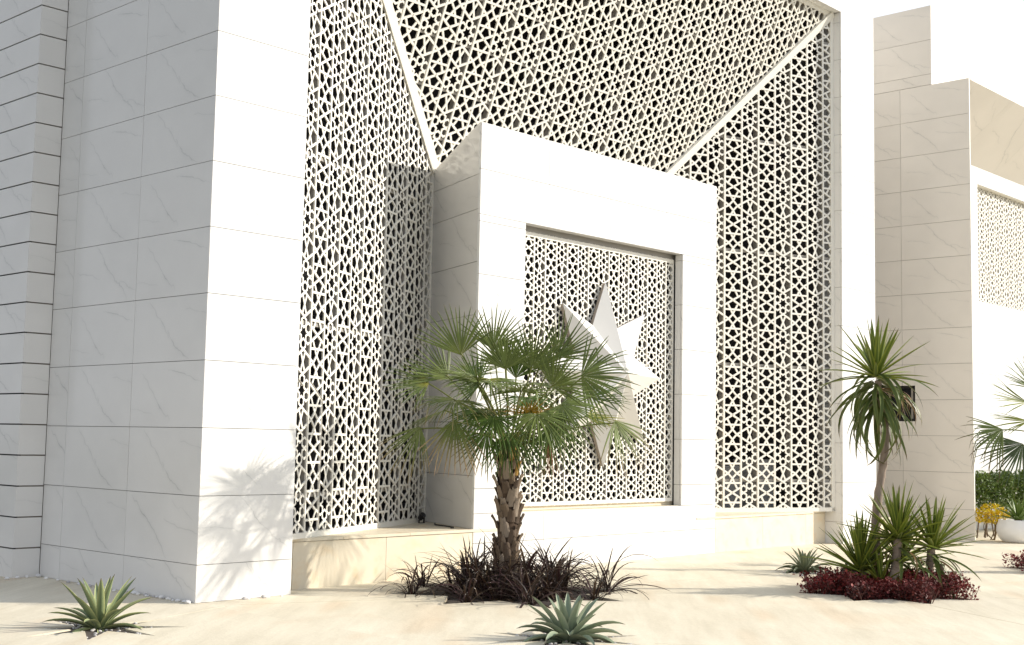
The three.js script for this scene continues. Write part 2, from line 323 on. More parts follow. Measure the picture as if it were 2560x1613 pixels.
{
  const U = V(W2 - XR, 0, zo - zi).normalize(), N = V(-U.z, 0, U.x), L = Math.hypot(W2 - XR, zo - zi), posts = [];
  const s0 = 2.142 - 0.0;
  for (let i = -4; i < 3; i++) posts.push([[s0 + (i + 0.25) * 0.605, -0.1], [s0 + (i + 0.25) * 0.605, 9], 0.024, 0.11]);
  for (let j = 0; j < 5; j++) posts.push([[0, 0.95 + j * 1.712], [L, 0.95 + j * 1.712], 0.04, 0.05]);
  screen('tall white lattice screen on the right splay beside the yucca', V(XR, 0, zi), U, Y, N, [[0, LEDGE + 0.05], [L, LEDGE + 0.05], [L, HT], [0, YI]], 0.605, 0.5705, s0, 0.767,
    { posts, back: 0.027, frame: [[[0, LEDGE + 0.03], [L, LEDGE + 0.03], 0.06], [[L - 0.03, LEDGE], [L - 0.03, HT], 0.06]] });
}
{
  const Vv = V(0, HT - YI, zo - zi).normalize(), N = V(0, -Vv.z, Vv.y), L = Math.hypot(HT - YI, zo - zi);   // u = x, v from inner edge up to the lintel
  const posts = []; for (let j = 0; j < 7; j++) posts.push([[0, L - 2.135 - 0.145 + (j - 3) * 0.577], [13, L - 2.135 - 0.145 + (j - 3) * 0.577], 0.03, 0.04]);
  for (let i = 0; i < 19; i++) posts.push([[4.69 + (i - 6.75) * 0.583, 0], [4.69 + (i - 6.75) * 0.583, L], 0.022, 0.07]);
  screen('sloping white lattice screen overhead between the two mitred boards', V(0, YI, zi), X, Vv, N, [[XL, 0], [XR, 0], [W2, L], [W1, L]], 0.583, 0.577, 4.69, L - 2.135,
    { posts, back: 0.027, frame: [[[W1, L - 0.03], [W2, L - 0.03], 0.06, 0.004], [[XL, 0.02], [XR, 0.02], 0.04, 0.004]] });
}
{ // mitre boards where the screens meet
  const mk = (a, b, label) => solo('mitre_board', beam(a, b, 0.115, 0.05, V(0, -0.25, 0.97)), M.white, label, 'trim');
  mk(V(W1 + 0.02, HT - 0.02, zo + 0.03), V(XL + 0.01, YI, zi + 0.05), 'long white board along the mitre of left and overhead lattice screens');
  mk(V(W2 - 0.03, HT - 0.02, zo + 0.03), V(XR - 0.01, YI, zi + 0.05), 'long white board along the mitre of right and overhead lattice screens');
}
// grey planters standing behind the right screen
[[9.6, -1.75, 1.02], [10.35, -1.45, 1.15], [10.95, -1.2, 1.25]].forEach(([x, z, h], i) => solo('concrete_planter', box(x - 0.22, x + 0.22, LEDGE + 0.009, h, z - 0.3, z + 0.2), M.concrete,
  ['grey box deep behind the right lattice screen, nearest the portal', 'grey box behind the right lattice screen, middle of three', 'grey box behind the right lattice screen, nearest the right pier'][i], 'planter', 'grey boxes behind the right screen'));

// ------------------------------------------------------------------ portal box with its square niche
const FX0 = 3.749, FX1 = 8.467, FY = 5.066, ZB = -0.3, OX0 = 4.52, OX1 = 7.667, OY0 = 0.655, OY1 = 4.01;
const portal = thing('portal_surround', 'square white marble portal surround with a deep niche, behind the fan palm', 'portal');
{
  const r = [], xs = [FX0, 4.92, 6.1, 7.28, FX1];
  for (const [a, b] of [[-0.003, 0.329], [0.329, OY0]]) for (let i = 0; i < 4; i++) r.push([xs[i], xs[i + 1], a, b]);
  const ys = [OY0, 0.929, 1.529, 2.129, 2.729, 3.329, 3.929, OY1];
  for (let j = 0; j < ys.length - 1; j++) { r.push([FX0, OX0, ys[j], ys[j + 1]]); r.push([OX1, FX1, ys[j], ys[j + 1]]); }
  for (const [a, b] of [[OY1, 4.529], [4.529, FY]]) for (let i = 0; i < 4; i++) r.push([xs[i], xs[i + 1], a, b]);
  cladding('front_cladding', portal, V(0, 0, ZB), X, Z, r);
  const a = V(FX0, 0, ZB - 0.03), b = V(XL, 0, zi), U = a.clone().sub(b), L = U.length(); U.normalize();
  // left side: tiles cut along the sloping top edge
  const sideL = new THREE.Group(); sideL.name = 'side_cladding'; portal.add(sideL);
  const Nl = V(-U.z, 0, U.x); const topAt = u => YI + (FY - YI) * u / L, ysS = [LEDGE, 1.07, 1.67, 2.27, 2.87, 3.47, 4.07, 4.47, 9];
  for (let j = 0; j < ysS.length - 1; j++) {
    const y0 = ysS[j] + 0.003, P = (u, y) => b.clone().addScaledVector(U, u).add(V(0, y, 0));
    for (const [u0, u1] of [[0.003, L - 0.0]]) {
      const y1a = Math.min(ysS[j + 1] - 0.003, topAt(u0)), y1b = Math.min(ysS[j + 1] - 0.003, topAt(u1));
      const g = slab([P(u0, y0), P(u1, y0), P(u1, y1b), P(u0, y1a)], Nl, 0.03);
      const uv = []; const p = g.attributes.position; for (let i = 0; i < p.count; i++) uv.push((p.getZ(i) + 2 + j * 0.37) / 1.2, (p.getY(i) - y0) / 0.6); g.setAttribute('uv', new THREE.Float32BufferAttribute(uv, 2));
      part('tile', g, tileMats[j % 4], sideL);
    }
  }
  const a2 = V(FX1, 0, ZB - 0.03), b2 = V(XR, 0, zi), U2 = a2.clone().sub(b2).normalize(), N2 = V(U2.z, 0, -U2.x), m = 0.034;
  part('side_panel', slab([b2, a2, a2.clone().setY(FY), b2.clone().setY(YI)].map(p => p.clone()), N2, 0.03), M.white, portal);
  part('top_slab', slab([V(FX0 + 0.01, FY, ZB - 0.03), V(FX1 - 0.01, FY, ZB - 0.03), V(XR, YI, zi), V(XL, YI, zi)].map(p => p.add(V(0, -0.004, 0))), V(0, 1, -0.25), 0.05), M.white, portal);
  // frame core just behind the tiles, 11 cm deep, so that the niche stays hollow
  const s = new THREE.Shape([[FX0 + m, 0], [FX1 - m, 0], [FX1 - m, FY - 0.02], [FX0 + m, FY - 0.02]].map(p => new THREE.Vector2(...p)));
  s.holes.push(new THREE.Path([[OX0 - 0.026, OY0 - 0.026], [OX1 + 0.026, OY0 - 0.026], [OX1 + 0.026, OY1 + 0.026], [OX0 - 0.026, OY1 + 0.026]].map(p => new THREE.Vector2(...p))));
  const cg = new THREE.ExtrudeGeometry(s, { depth: 0.085, bevelEnabled: false }); cg.translate(0, 0, ZB - 0.028 - 0.085);
  part('core_wall', cg, M.grout, portal);
  // reveals
  cladding('reveal', portal, V(OX1, 0, -0.425), Z, nX, grid([0, 0.093], ys));
  cladding('reveal', portal, V(OX0, 0, ZB - 0.032), V(0, 0, -1), X, grid([0, 0.083], ys));
  const sg = new THREE.Group(); sg.name = 'soffit'; portal.add(sg);
  for (let i = 0; i < 3; i++) { const t = part('tile', tileGeo(1.049 - GAP, 0.028, 0.083), tileMats[i], sg); t.position.set(OX0 + 0.5245 + i * 1.049, OY1 + 0.014, -0.374); }
  part('sill', box(OX0 + 0.002, OX1 - 0.002, OY0 - 0.024, OY0 - 0.001, -0.62, ZB - 0.032), M.plinth, portal);
  part('sill_bar', box(OX0 + 0.01, OX1 + 0.05, OY0 + 0.002, OY0 + 0.05, -0.52, -0.48), M.plinth, portal);
  part('head_plate', box(OX0 - 0.1, OX1 + 0.1, 3.90, OY1 + 0.13, -0.50, -0.478), M.plate, portal);
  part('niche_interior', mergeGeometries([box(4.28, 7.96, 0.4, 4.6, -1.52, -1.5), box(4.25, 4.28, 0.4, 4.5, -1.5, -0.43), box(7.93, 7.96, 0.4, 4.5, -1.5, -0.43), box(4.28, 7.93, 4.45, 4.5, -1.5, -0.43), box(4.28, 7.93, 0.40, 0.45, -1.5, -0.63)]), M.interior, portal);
}
{
  const x0 = 4.55, x1 = 7.662, y0 = 0.71, y1 = 3.945, posts = [];
  for (let i = -6; i < 3; i++) posts.push([[6.98 + (i + 0.25) * 0.4075, y0], [6.98 + (i + 0.25) * 0.4075, y1], 0.015, 0.05]);
  screen('square white lattice screen filling the portal niche behind the star', V(0, 0, -0.445), X, Y, Z, [[x0, y0], [x1, y0], [x1, y1], [x0, y1]], 0.4075, 0.4003, 6.98, 3.759,
    { posts, back: 0.024, th: 0.02, w: 0.93, frame: [[[x0, y0 + 0.02], [x1, y0 + 0.02], 0.045, 0.002, 0.05], [[x0, y1 - 0.025], [x1, y1 - 0.025], 0.05, 0.002, 0.05], [[x1 - 0.014, y0 + 0.044], [x1 - 0.014, y1 - 0.052], 0.03, 0.002, 0.05], [[x0 + 0.014, y0 + 0.044], [x0 + 0.014, y1 - 0.052], 0.03, 0.002, 0.05]] });
}
{ // eight-pointed star
  const t = thing('star_sculpture', 'large faceted white eight-pointed star mounted on the niche lattice', 'sculpture', [6.11, 2.32, -0.375]);
  const R = 1.165, r = 0.645, ap = [0, 0, 0.375], pts = []; for (let i = 0; i < 16; i++) { const a = (i * 22.5 + 90) * RAD, q = i % 2 ? r : R; pts.push([q * Math.cos(a), q * Math.sin(a), 0]); }
  for (let k = 0; k < 8; k++) {
    const a = pts[(2 * k + 15) % 16], b = pts[2 * k], c = pts[2 * k + 1], g = new THREE.BufferGeometry();
    g.setAttribute('position', new THREE.Float32BufferAttribute([...ap, ...a, ...b, ...ap, ...b, ...c], 3)); g.computeVertexNormals();
    part('star_point', g, M.starSkin, t);
  }
  const pos = []; for (let i = 0; i < 16; i++) { const a = pts[i], b = pts[(i + 1) % 16], s = 0.985, A = [a[0] * s, a[1] * s, -0.002], B = [b[0] * s, b[1] * s, -0.002], A2 = [A[0], A[1], -0.05], B2 = [B[0], B[1], -0.05]; pos.push(...A, ...A2, ...B2, ...A, ...B2, ...B, ...A2, 0, 0, -0.05, ...B2); }
  const g = new THREE.BufferGeometry(); g.setAttribute('position', new THREE.Float32BufferAttribute(pos, 3)); g.computeVertexNormals(); part('rim', g, M.starRim, t);
}
// small things on the ledge
{
  const c = new THREE.CatmullRomCurve3([V(3.98, LEDGE + 0.012, -1.15), V(3.8, LEDGE + 0.012, -0.95), V(3.74, LEDGE + 0.012, -0.72), V(3.66, LEDGE + 0.012, -0.52), V(3.58, LEDGE + 0.012, -0.48)]);
  solo('cable', new THREE.TubeGeometry(c, 24, 0.008, 6), M.blackMetal, 'thin black cable lying on the ledge beside the portal', 'cable');
  const l = thing('spotlight', 'small dark spotlight in the ledge corner where left screen meets portal', 'lamp', [3.98, LEDGE, -1.38]);
  const b = new THREE.CylinderGeometry(0.035, 0.03, 0.08, 14); b.rotateX(0.9); b.translate(0, 0.075, 0); part('housing', b, M.blackMetal, l);
  part('bracket', mergeGeometries([box(-0.042, -0.036, 0, 0.085, -0.01, 0.01), box(0.036, 0.042, 0, 0.085, -0.01, 0.01), box(-0.042, 0.042, 0, 0.006, -0.012, 0.012)]), M.blackMetal, l);
}

// ------------------------------------------------------------------ building on the right
const BX = 14.215, BZ = 0.857, BT = 7.69, RZ = -0.22;                   // side plane, front edge, roof, recessed front wall
const side = thing('side_building', 'white marble-clad building at the right edge with a splayed cornice', 'building');
{
  const h0 = 0.4856, ys = courses(h0, BT), r = [], us = [0, 1.23, 2.43, 3.63, 4.83]; // u runs from the front edge backwards
  const WZ0 = BZ + 0.147, WZ1 = BZ + 1.35, WY0 = 1.927, WY1 = 2.527;
  for (let j = 0; j < ys.length - 1; j++) for (let i = 0; i < us.length - 1; i++) {
    const y0 = ys[j], y1 = ys[j + 1], a = us[i], b = us[i + 1];
    if (b > WZ0 && a < WZ1 && y1 > WY0 + 0.01 && y0 < WY1 - 0.01) {
      const ly = Math.max(y0, WY0), hy = Math.min(y1, WY1);
      const wa = Math.max(a, WZ0), wb = Math.min(b, WZ1);
      if (y0 < ly - 0.02) r.push([wa, wb, y0, ly]); if (y1 > hy + 0.02) r.push([wa, wb, hy, y1]);
      if (a < WZ0) r.push([a, WZ0, y0, y1]); if (b > WZ1) r.push([WZ1, b, y0, y1]);
    } else r.push([a, b, y0, y1]);
  }
  // local u axis must run so that U x Y = N (-x): U = +z, hence mirror u
  cladding('side_cladding', side, V(BX, 0, BZ), Z, nX, r.map(([a, b, c, d]) => [-b, -a, c, d]), beigeMats);
  part('core_wall', mergeGeometries([box(BX + 0.026, BX + 0.1, -0.02, WY0 - 0.03, -4, RZ - 0.01), box(BX + 0.026, BX + 0.031, -0.02, WY1 + 0.03, RZ - 0.01, BZ - 0.002), box(BX + 0.026, BX + 0.1, WY1 + 0.03, 6.7, -4, RZ - 0.01), box(BX + 0.026, BX + 0.031, WY1 + 0.03, BT - 0.02, RZ - 0.01, BZ - 0.002), box(BX + 0.026, BX + 0.1, WY0 - 0.03, WY1 + 0.03, -4, BZ - WZ1 - 0.03)]), M.grout, side);
  const win = part('window', box(BX + 0.05, BX + 0.07, WY0, WY1, BZ - WZ1, BZ - WZ0), M.blackMetal, side);
  part('pane', box(BX + 0.040, BX + 0.0475, WY0 + 0.045, WY1 - 0.045, BZ - WZ1 + 0.045, BZ - WZ0 - 0.045), new THREE.MeshPhysicalMaterial({ color: 0x1c1c1e, roughness: 0.6, specularIntensity: 0.25 }), win);
  const fr = []; for (const [y0, y1, z0, z1] of [[WY0, WY0 + 0.04, BZ - WZ1, BZ - WZ0], [WY1 - 0.04, WY1, BZ - WZ1, BZ - WZ0], [WY0 + 0.04, WY1 - 0.04, BZ - WZ0 - 0.04, BZ - WZ0], [WY0 + 0.04, WY1 - 0.04, BZ - WZ1, BZ - WZ1 + 0.04]]) fr.push(box(BX + 0.012, BX + 0.049, y0, y1, z0, z1));
  part('frame', mergeGeometries(fr), new THREE.MeshPhysicalMaterial({ color: 0x2a2826, roughness: 0.7, specularIntensity: 0.3 }), win);
  // upper block
  cladding('roof_block_cladding', side, V(BX + 0.002, 0, 0.205), Z, nX, [[-1.2, 0, BT + 0.003, 7.882], [-1.2, 0, 7.882, 8.483], [-1.2, 0, 8.483, 9.09], [-2.4, -1.2, BT + 0.003, 7.882], [-2.4, -1.2, 7.882, 8.483], [-2.4, -1.2, 8.483, 9.09]], beigeMats);
  part('roof_block', box(BX + 0.03, BX + 2.4, BT - 0.02, 9.085, -2.2, 0.203), M.white, side);
  // front edge of the side wall, cornice splay, recessed wall with its screen opening
  part('wall_end', box(BX + 0.001, BX + 0.03, -0.003, BT - 0.002, BZ - 0.0015, BZ + 0.006), M.white, side);
  const ya = BT - 0.02, yb = 6.78;
  for (let i = 0; i < 5; i++) {
    const x0 = BX + 0.032 + i * 1.8, x1 = x0 + 1.797;
    const g = slab([V(x0, ya, BZ), V(x1, ya, BZ), V(x1, yb, RZ), V(x0, yb, RZ)], V(0, -(BZ - RZ), ya - yb), 0.03), p = g.attributes.position, uv = [];
    for (let k = 0; k < p.count; k++) uv.push(p.getX(k) / 1.8, (p.getY(k) - yb) / 0.9); g.setAttribute('uv', new THREE.Float32BufferAttribute(uv, 2));
    part('splay_slab', g, beigeMats[i % 4], side);
  }
  part('roof', box(BX + 0.1, 23, BT - 0.016, BT - 0.001, -4, BZ + 0.001), M.white, side);
  const SX0 = 17.05, SX1 = 20.4, SY0 = 4.235, SY1 = 6.46, rects = [], ysr = courses(h0, yb + 0.02), xs = []; for (let x = BX + 0.1; x < 22.5; x += 1.2) xs.push(x);
  for (let j = 0; j < ysr.length - 1; j++) for (let i = 0; i < xs.length - 1; i++) {
    const a = xs[i], b = xs[i + 1], c = ysr[j], d = ysr[j + 1];
    if (b > SX0 && a < SX1 && d > SY0 && c < SY1) {
      if (c < SY0) rects.push([a, b, c, SY0]); if (d > SY1) rects.push([a, b, SY1, d]);
      const lo = Math.max(c, SY0), hi = Math.min(d, SY1); if (a < SX0) rects.push([a, SX0, lo, hi]); if (b > SX1) rects.push([SX1, b, lo, hi]);
    } else rects.push([a, b, c, d]);
  }
  cladding('front_cladding', side, V(0, 0, RZ), X, Z, rects);
  part('front_core', mergeGeometries([box(BX + 0.1, SX0 - 0.002, 0, 6.9, RZ - 0.25, RZ - 0.028), box(SX1 + 0.002, 23, 0, 6.9, RZ - 0.25, RZ - 0.028), box(SX0 - 0.002, SX1 + 0.002, 0, SY0 - 0.002, RZ - 0.25, RZ - 0.028), box(SX0 - 0.002, SX1 + 0.002, SY1 + 0.002, 6.9, RZ - 0.25, RZ - 0.028)]), M.white, side);
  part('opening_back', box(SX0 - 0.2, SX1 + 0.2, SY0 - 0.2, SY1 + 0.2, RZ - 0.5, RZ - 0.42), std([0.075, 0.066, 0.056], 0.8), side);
  screen('small white lattice screen high on the right-hand building', V(0, 0, RZ - 0.12), X, Y, Z, [[SX0 + 0.004, SY0 + 0.004], [SX1 - 0.004, SY0 + 0.004], [SX1 - 0.004, SY1 - 0.004], [SX0 + 0.004, SY1 - 0.004]], 0.457, 0.42, 17.747, 6.204 - 0.21, { th: 0.03, w: 1.15 });
}
{ // entrance steps between the right pier and the side building
  const s = thing('entrance_steps', 'stone steps rising between the right pier and the side building', 'steps');
  [[0.172, 0.309], [0.35, -0.053], [0.516, -0.337]].forEach(([y, z]) => { part('riser', box(P2 + 0.02, BX - 0.004, -0.01, y - 0.033, -4, z - 0.03), M.plinth, s); part('tread', box(P2 + 0.015, BX - 0.003, y - 0.032, y, -4, z), M.plinth, s); });
  part('end_wall', box(P2 + 0.02, BX - 0.004, 0.51, 5, -4.1, -4.0), M.white, s);
}
console.log('structure done');

// ------------------------------------------------------------------ plants
const VIEW_YAW = -0.8213;                                              // plants modelled with x along the facade diagonal
const leafMat = (rough = 0.55, tr = 0.28) => new THREE.MeshPhysicalMaterial({ vertexColors: true, roughness: rough, side: THREE.DoubleSide, transmission: tr, thickness: 0, ior: 1.3 });
const palmLeaf = leafMat(0.4, 0.16), yuccaLeaf = leafMat(0.4, 0.12), agaveLeaf = leafMat(0.55, 0.05), purpleLeaf = leafMat(0.5, 0.15);
const mixc = (a, b, t) => [0, 1, 2].map(i => a[i] + (b[i] - a[i]) * t);
// a blade: grows along +z from the origin, bends down by bend (rad) in all; cross-section is a shallow V
function blade({ L, W, bend = 0, b0 = 0, vee = 0.35, segs = 8, prof, cMid, cEdge, cTip, tipAt = 0.85, twist = 0, ripple = 0, thick = 0 }) {
  const pos = [], col = [], idx = []; let y = 0, z = 0;
  for (let i = 0; i <= segs; i++) {
    const t = i / segs, a = b0 + bend * Math.pow(t, 1.35), w = W * prof(t) / 2, tw = twist * t;
    if (i) { y -= Math.sin(a) * L / segs; z += Math.cos(a) * L / segs; }
    const ny = Math.cos(a), nz = Math.sin(a), lift = w * vee + ripple * w * Math.sin(t * 25);
    const put = (x, h, c) => { const xx = x * Math.cos(tw) - h * Math.sin(tw), hh = x * Math.sin(tw) + h * Math.cos(tw); pos.push(xx, y + hh * ny, z + hh * nz); col.push(...c); };
    const k = Math.max(0, (t - tipAt) / (1 - tipAt)), e = mixc(cEdge, cTip, k), m = mixc(cMid, cTip, k);
    put(-w, lift, e); put(-w * 0.55, lift * 0.45, mixc(e, m, 0.75)); put(0, -thick * w, m); put(w * 0.55, lift * 0.45, mixc(e, m, 0.75)); put(w, lift, e);
    if (i) { const o = i * 5; for (let j = 0; j < 4; j++) idx.push(o - 5 + j, o + j, o - 4 + j, o - 4 + j, o + j, o + 1 + j); }
  }
  const g = new THREE.BufferGeometry(); g.setAttribute('position', new THREE.Float32BufferAttribute(pos, 3)); g.setAttribute('color', new THREE.Float32BufferAttribute(col, 3)); g.setIndex(idx); g.computeVertexNormals(); return g;
}
const swordProf = t => (t < 0.12 ? 0.75 + t * 2.1 : 1) * Math.pow(Math.max(0, 1 - Math.pow(t, 2.6)), 0.9) + 0.004;
const agaveProf = t => (0.62 + 1.15 * t * (1.25 - t)) * Math.pow(Math.max(0, 1 - Math.pow(t, 2.4)), 0.75) + 0.004;
const grassProf = t => (0.55 + 0.9 * t) * Math.pow(Math.max(0, 1 - t), 0.62) + 0.01;
function placeLeaf(geo, mat, parent, yaw, el, scale, y, r0 = 0, roll = 0, name = 'leaf') {
  const m = part(name, geo, mat, parent); m.rotation.order = 'YXZ'; m.rotation.set(-el, yaw, roll); m.scale.setScalar(scale);
  m.position.set(Math.sin(yaw) * r0, y, Math.cos(yaw) * r0); return m;
}
function stem(pts, radii, rad = 10, ring = 0, s = 1) {                 // tapered stem along points
  const c = new THREE.CatmullRomCurve3(pts), n = 40, fr = c.computeFrenetFrames(n, false), pos = [], idx = [], col = [];
  for (let i = 0; i <= n; i++) {
    const t = i / n, p = c.getPointAt(t), k = t * (radii.length - 1), a = Math.min(radii.length - 2, Math.floor(k)), R = radii[a] + (radii[a + 1] - radii[a]) * (k - a);
    for (let j = 0; j <= rad; j++) { const th = j / rad * Math.PI * 2, q = R * (1 + ring * (vnoise(i * 0.9, Math.cos(th) * 2 + 5, s) - 0.5) + ring * 0.5 * Math.sin(i * 2.4)); const v = p.clone().addScaledVector(fr.normals[i], Math.cos(th) * q).addScaledVector(fr.binormals[i], Math.sin(th) * q); pos.push(v.x, v.y, v.z); const b = 0.75 + 0.5 * vnoise(i * 1.3, j * 1.1, s + 3); col.push(b, b, b); }
    if (i) for (let j = 0; j < rad; j++) { const o = i * (rad + 1) + j; idx.push(o - rad - 1, o - rad, o, o, o - rad, o + 1); }
  }
  const g = new THREE.BufferGeometry(); g.setAttribute('position', new THREE.Float32BufferAttribute(pos, 3)); g.setAttribute('color', new THREE.Float32BufferAttribute(col, 3)); g.setIndex(idx); g.computeVertexNormals(); return g;
}
// ---- fan palms
const barkBump = tex(128, 128, (u, v) => { const k = 128 + (vnoise(u * 26, v * 3, 81, 26, 3) - 0.5) * 200; return [k, k, k]; }, false);
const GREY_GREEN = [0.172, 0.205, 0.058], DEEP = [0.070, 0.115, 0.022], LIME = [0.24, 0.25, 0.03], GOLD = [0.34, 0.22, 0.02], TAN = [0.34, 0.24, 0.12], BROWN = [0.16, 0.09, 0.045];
function frond(parent, Bp, Hp, ax, nr, R, S, o = {}) {
  const a = V(...ax).normalize(), n0 = V(...nr), n = n0.addScaledVector(a, -n0.dot(a)).normalize(), s = new THREE.Vector3().crossVectors(n, a);
  const H = V(...Hp), B = V(...Bp), cnt = o.n ?? Math.max(9, Math.round(S * 2 / 6.2)), droop = (o.droop ?? 0.03) * 0.45, pos = [], col = [], idx = [];
  const cB = o.base ?? GREY_GREEN, cE = o.edge ?? DEEP, cT = o.tip ?? TAN, dS = 2 * S * RAD / cnt;
  for (let i = 0; i < cnt; i++) {
    const th = -S * RAD + (i + 0.5) * dS + rr(-0.25, 0.25) * dS, f = Math.abs(th) / (Math.PI * 0.8);
    const L = R * 1.1 * (1 - 0.30 * f * f) * rr(0.9, 1.08), d = a.clone().multiplyScalar(Math.cos(th)).addScaledVector(s, Math.sin(th)), q = new THREE.Vector3().crossVectors(n, d);
    const dn = rr(-0.10, 0.16), st = [0, 0.16, 0.34, 0.5, 0.66, 0.82, 0.93, 1], dr = droop * rr(0.6, 1.5), br = rnd() < (o.bent ?? 0.06) ? rr(0.55, 0.8) : 2, shade = rr(0.72, 1.2);
    const o0 = pos.length / 3; let cx = 0;
    st.forEach((t, k) => {
      const r = t * L, join = 0.37 * R, wMax = join * dS * 0.52;
      let w = r < join ? r * dS * 0.55 : wMax * Math.pow(Math.max(0, 1 - (r - join) / (L - join)), 0.6) * 0.95 + 0.0012; w = Math.min(w, 0.0145);
      const p = H.clone().addScaledVector(d, t > br ? br * L + (t - br) * L * 0.35 : r).addScaledVector(n, dn * r * t); p.y -= dr * t * t * t * 1.6 + (t > br ? (t - br) * L * 0.9 : 0);
      const fold = w * 0.62, yv = Math.max(0, 1 - t * 3.2) * (o.heart ?? 0), tip = Math.max(0, (t - (o.tipAt ?? 0.93)) / (1 - (o.tipAt ?? 0.93)));
      let c = mixc(cB, cE, 0.25 + 0.5 * (i % 2 ? 0.2 : 0.8) * t); c = mixc(c, o.heartC ?? LIME, yv); c = mixc(c, cT, tip).map(v => v * shade);
      const put = (v, cc) => { pos.push(v.x, v.y, v.z); col.push(...cc); };
      put(p.clone().addScaledVector(q, -w).addScaledVector(n, -fold), c); put(p, c.map(v => v * 1.12)); put(p.clone().addScaledVector(q, w).addScaledVector(n, -fold), c);
      if (k) { const b = o0 + k * 3; idx.push(b - 3, b - 2, b, b, b - 2, b + 1, b - 2, b - 1, b + 1, b + 1, b - 1, b + 2); }
    });
  }
  const g = new THREE.BufferGeometry(); g.setAttribute('position', new THREE.Float32BufferAttribute(pos, 3)); g.setAttribute('color', new THREE.Float32BufferAttribute(col, 3)); g.setIndex(idx); g.computeVertexNormals();
  const m = part('frond', g, palmLeaf, parent);
  const mid = B.clone().lerp(H, 0.55); mid.y += o.arch ?? 0.09;
  const pg2 = new THREE.TubeGeometry(new THREE.QuadraticBezierCurve3(B, mid, H.clone().addScaledVector(a, 0.03)), 10, o.pr ?? 0.0085, 6), pc = [], pcol = o.pet ?? [0.17, 0.19, 0.05];
  for (let i = 0; i < pg2.attributes.position.count; i++) pc.push(...pcol); pg2.setAttribute('color', new THREE.Float32BufferAttribute(pc, 3));
  part('petiole', pg2, palmLeaf, m);
}
function palm(label, pos, trunkTop, fronds, seedN) {
  seed = seedN; const t = thing('fan_palm', label, 'palm tree', pos, 'fan palms in the star beds'); t.rotation.y = VIEW_YAW;
  const fibre = std([0.085, 0.055, 0.035], 1), tr = part('trunk', stem([V(0.02, -0.05, 0), V(0.01, 0.4, 0), V(-0.005, 0.9, 0), V(0, trunkTop + 0.1, 0)], [0.118, 0.1, 0.092, 0.075], 16, 0.12, seedN), fibre, t);
  const boots = [[0.21, 0.155, 0.105], [0.155, 0.11, 0.07], [0.27, 0.215, 0.16], [0.11, 0.076, 0.05]].map(c => std(c, 0.9, { bumpMap: barkBump, bumpScale: 0.004 })), fresh = [std([0.30, 0.17, 0.03], 0.7), std([0.20, 0.20, 0.05], 0.6)];
  const bg = [0, 1, 2].map(k => { // old leaf base: a curved shield, cut at the top
    const w = 0.062 + k * 0.008, h = 0.125 + k * 0.022, P = [], I = [], nu = 4, nv = 3;
    for (let f = 0; f < 2; f++) for (let j = 0; j <= nv; j++) for (let i = 0; i <= nu; i++) { const u = i / nu - 0.5, v = j / nv, ww = w * (1.15 - 0.45 * v); P.push(u * ww, v * h + (j === nv ? 0.012 * Math.sin(i * 2.1 + k) : 0), (f ? -0.008 : 0.011 - 0.045 * u * u * 4 * 0.35) + v * v * 0.03); }
    const st = (nu + 1) * (nv + 1); for (let f = 0; f < 2; f++) for (let j = 0; j < nv; j++) for (let i = 0; i < nu; i++) { const o = f * st + j * (nu + 1) + i; f ? I.push(o, o + nu + 1, o + 1, o + 1, o + nu + 1, o + nu + 2) : I.push(o, o + 1, o + nu + 1, o + 1, o + nu + 2, o + nu + 1); }
    for (let i = 0; i < nu; i++) { const o = nv * (nu + 1) + i; I.push(o, o + 1, st + o, o + 1, st + o + 1, st + o); }
    for (let j = 0; j < nv; j++) { const o = j * (nu + 1), e = o + nu; I.push(o, o + nu + 1, st + o, o + nu + 1, st + o + nu + 1, st + o, e, st + e, e + nu + 1, e + nu + 1, st + e, st + e + nu + 1); }
    const g = new THREE.BufferGeometry(), uv = []; for (let i = 0; i < P.length; i += 3) uv.push(P[i] / w + 0.5, P[i + 1] / h); g.setAttribute('position', new THREE.Float32BufferAttribute(P, 3)); g.setAttribute('uv', new THREE.Float32BufferAttribute(uv, 2)); g.setIndex(I); g.computeVertexNormals(); return g;
  });
  const rows = Math.round(trunkTop / 0.073);
  for (let r = 0; r < rows; r++) for (let i = 0; i < 6; i++) {
    const y = -0.03 + r * 0.073 + rr(-0.02, 0.02), th = (i + (r % 2) * 0.5) / 6 * Math.PI * 2 + rr(-0.12, 0.12) + r * 0.13, R = 0.112 - 0.022 * y / trunkTop;
    if (rnd() < 0.06) continue;
    const top = y > trunkTop - 0.22, m = part('leaf_base', bg[Math.floor(rnd() * 3)], top && rnd() < 0.6 ? fresh[Math.floor(rnd() * 2)] : boots[Math.floor(rnd() * 4)], tr);
    m.rotation.order = 'YXZ'; m.rotation.set(rr(-0.04, 0.17), th, rr(-0.16, 0.16)); m.position.set(Math.sin(th) * R, y, Math.cos(th) * R); m.scale.set(rr(0.9, 1.3), rr(0.7, 1.2), rr(0.8, 1.3));
  }
  for (const f of fronds) { const [H, a, n, R, S, o] = f, d = Math.atan2(H[0], H[2]); frond(t, [Math.sin(d) * 0.05, trunkTop + 0.02 + (o?.by ?? rr(0, 0.12)), Math.cos(d) * 0.05], H, a, n, R, S, o || {}); }
  return t;
}
const yel = { heart: 0.95, heartC: [0.30, 0.27, 0.02] };
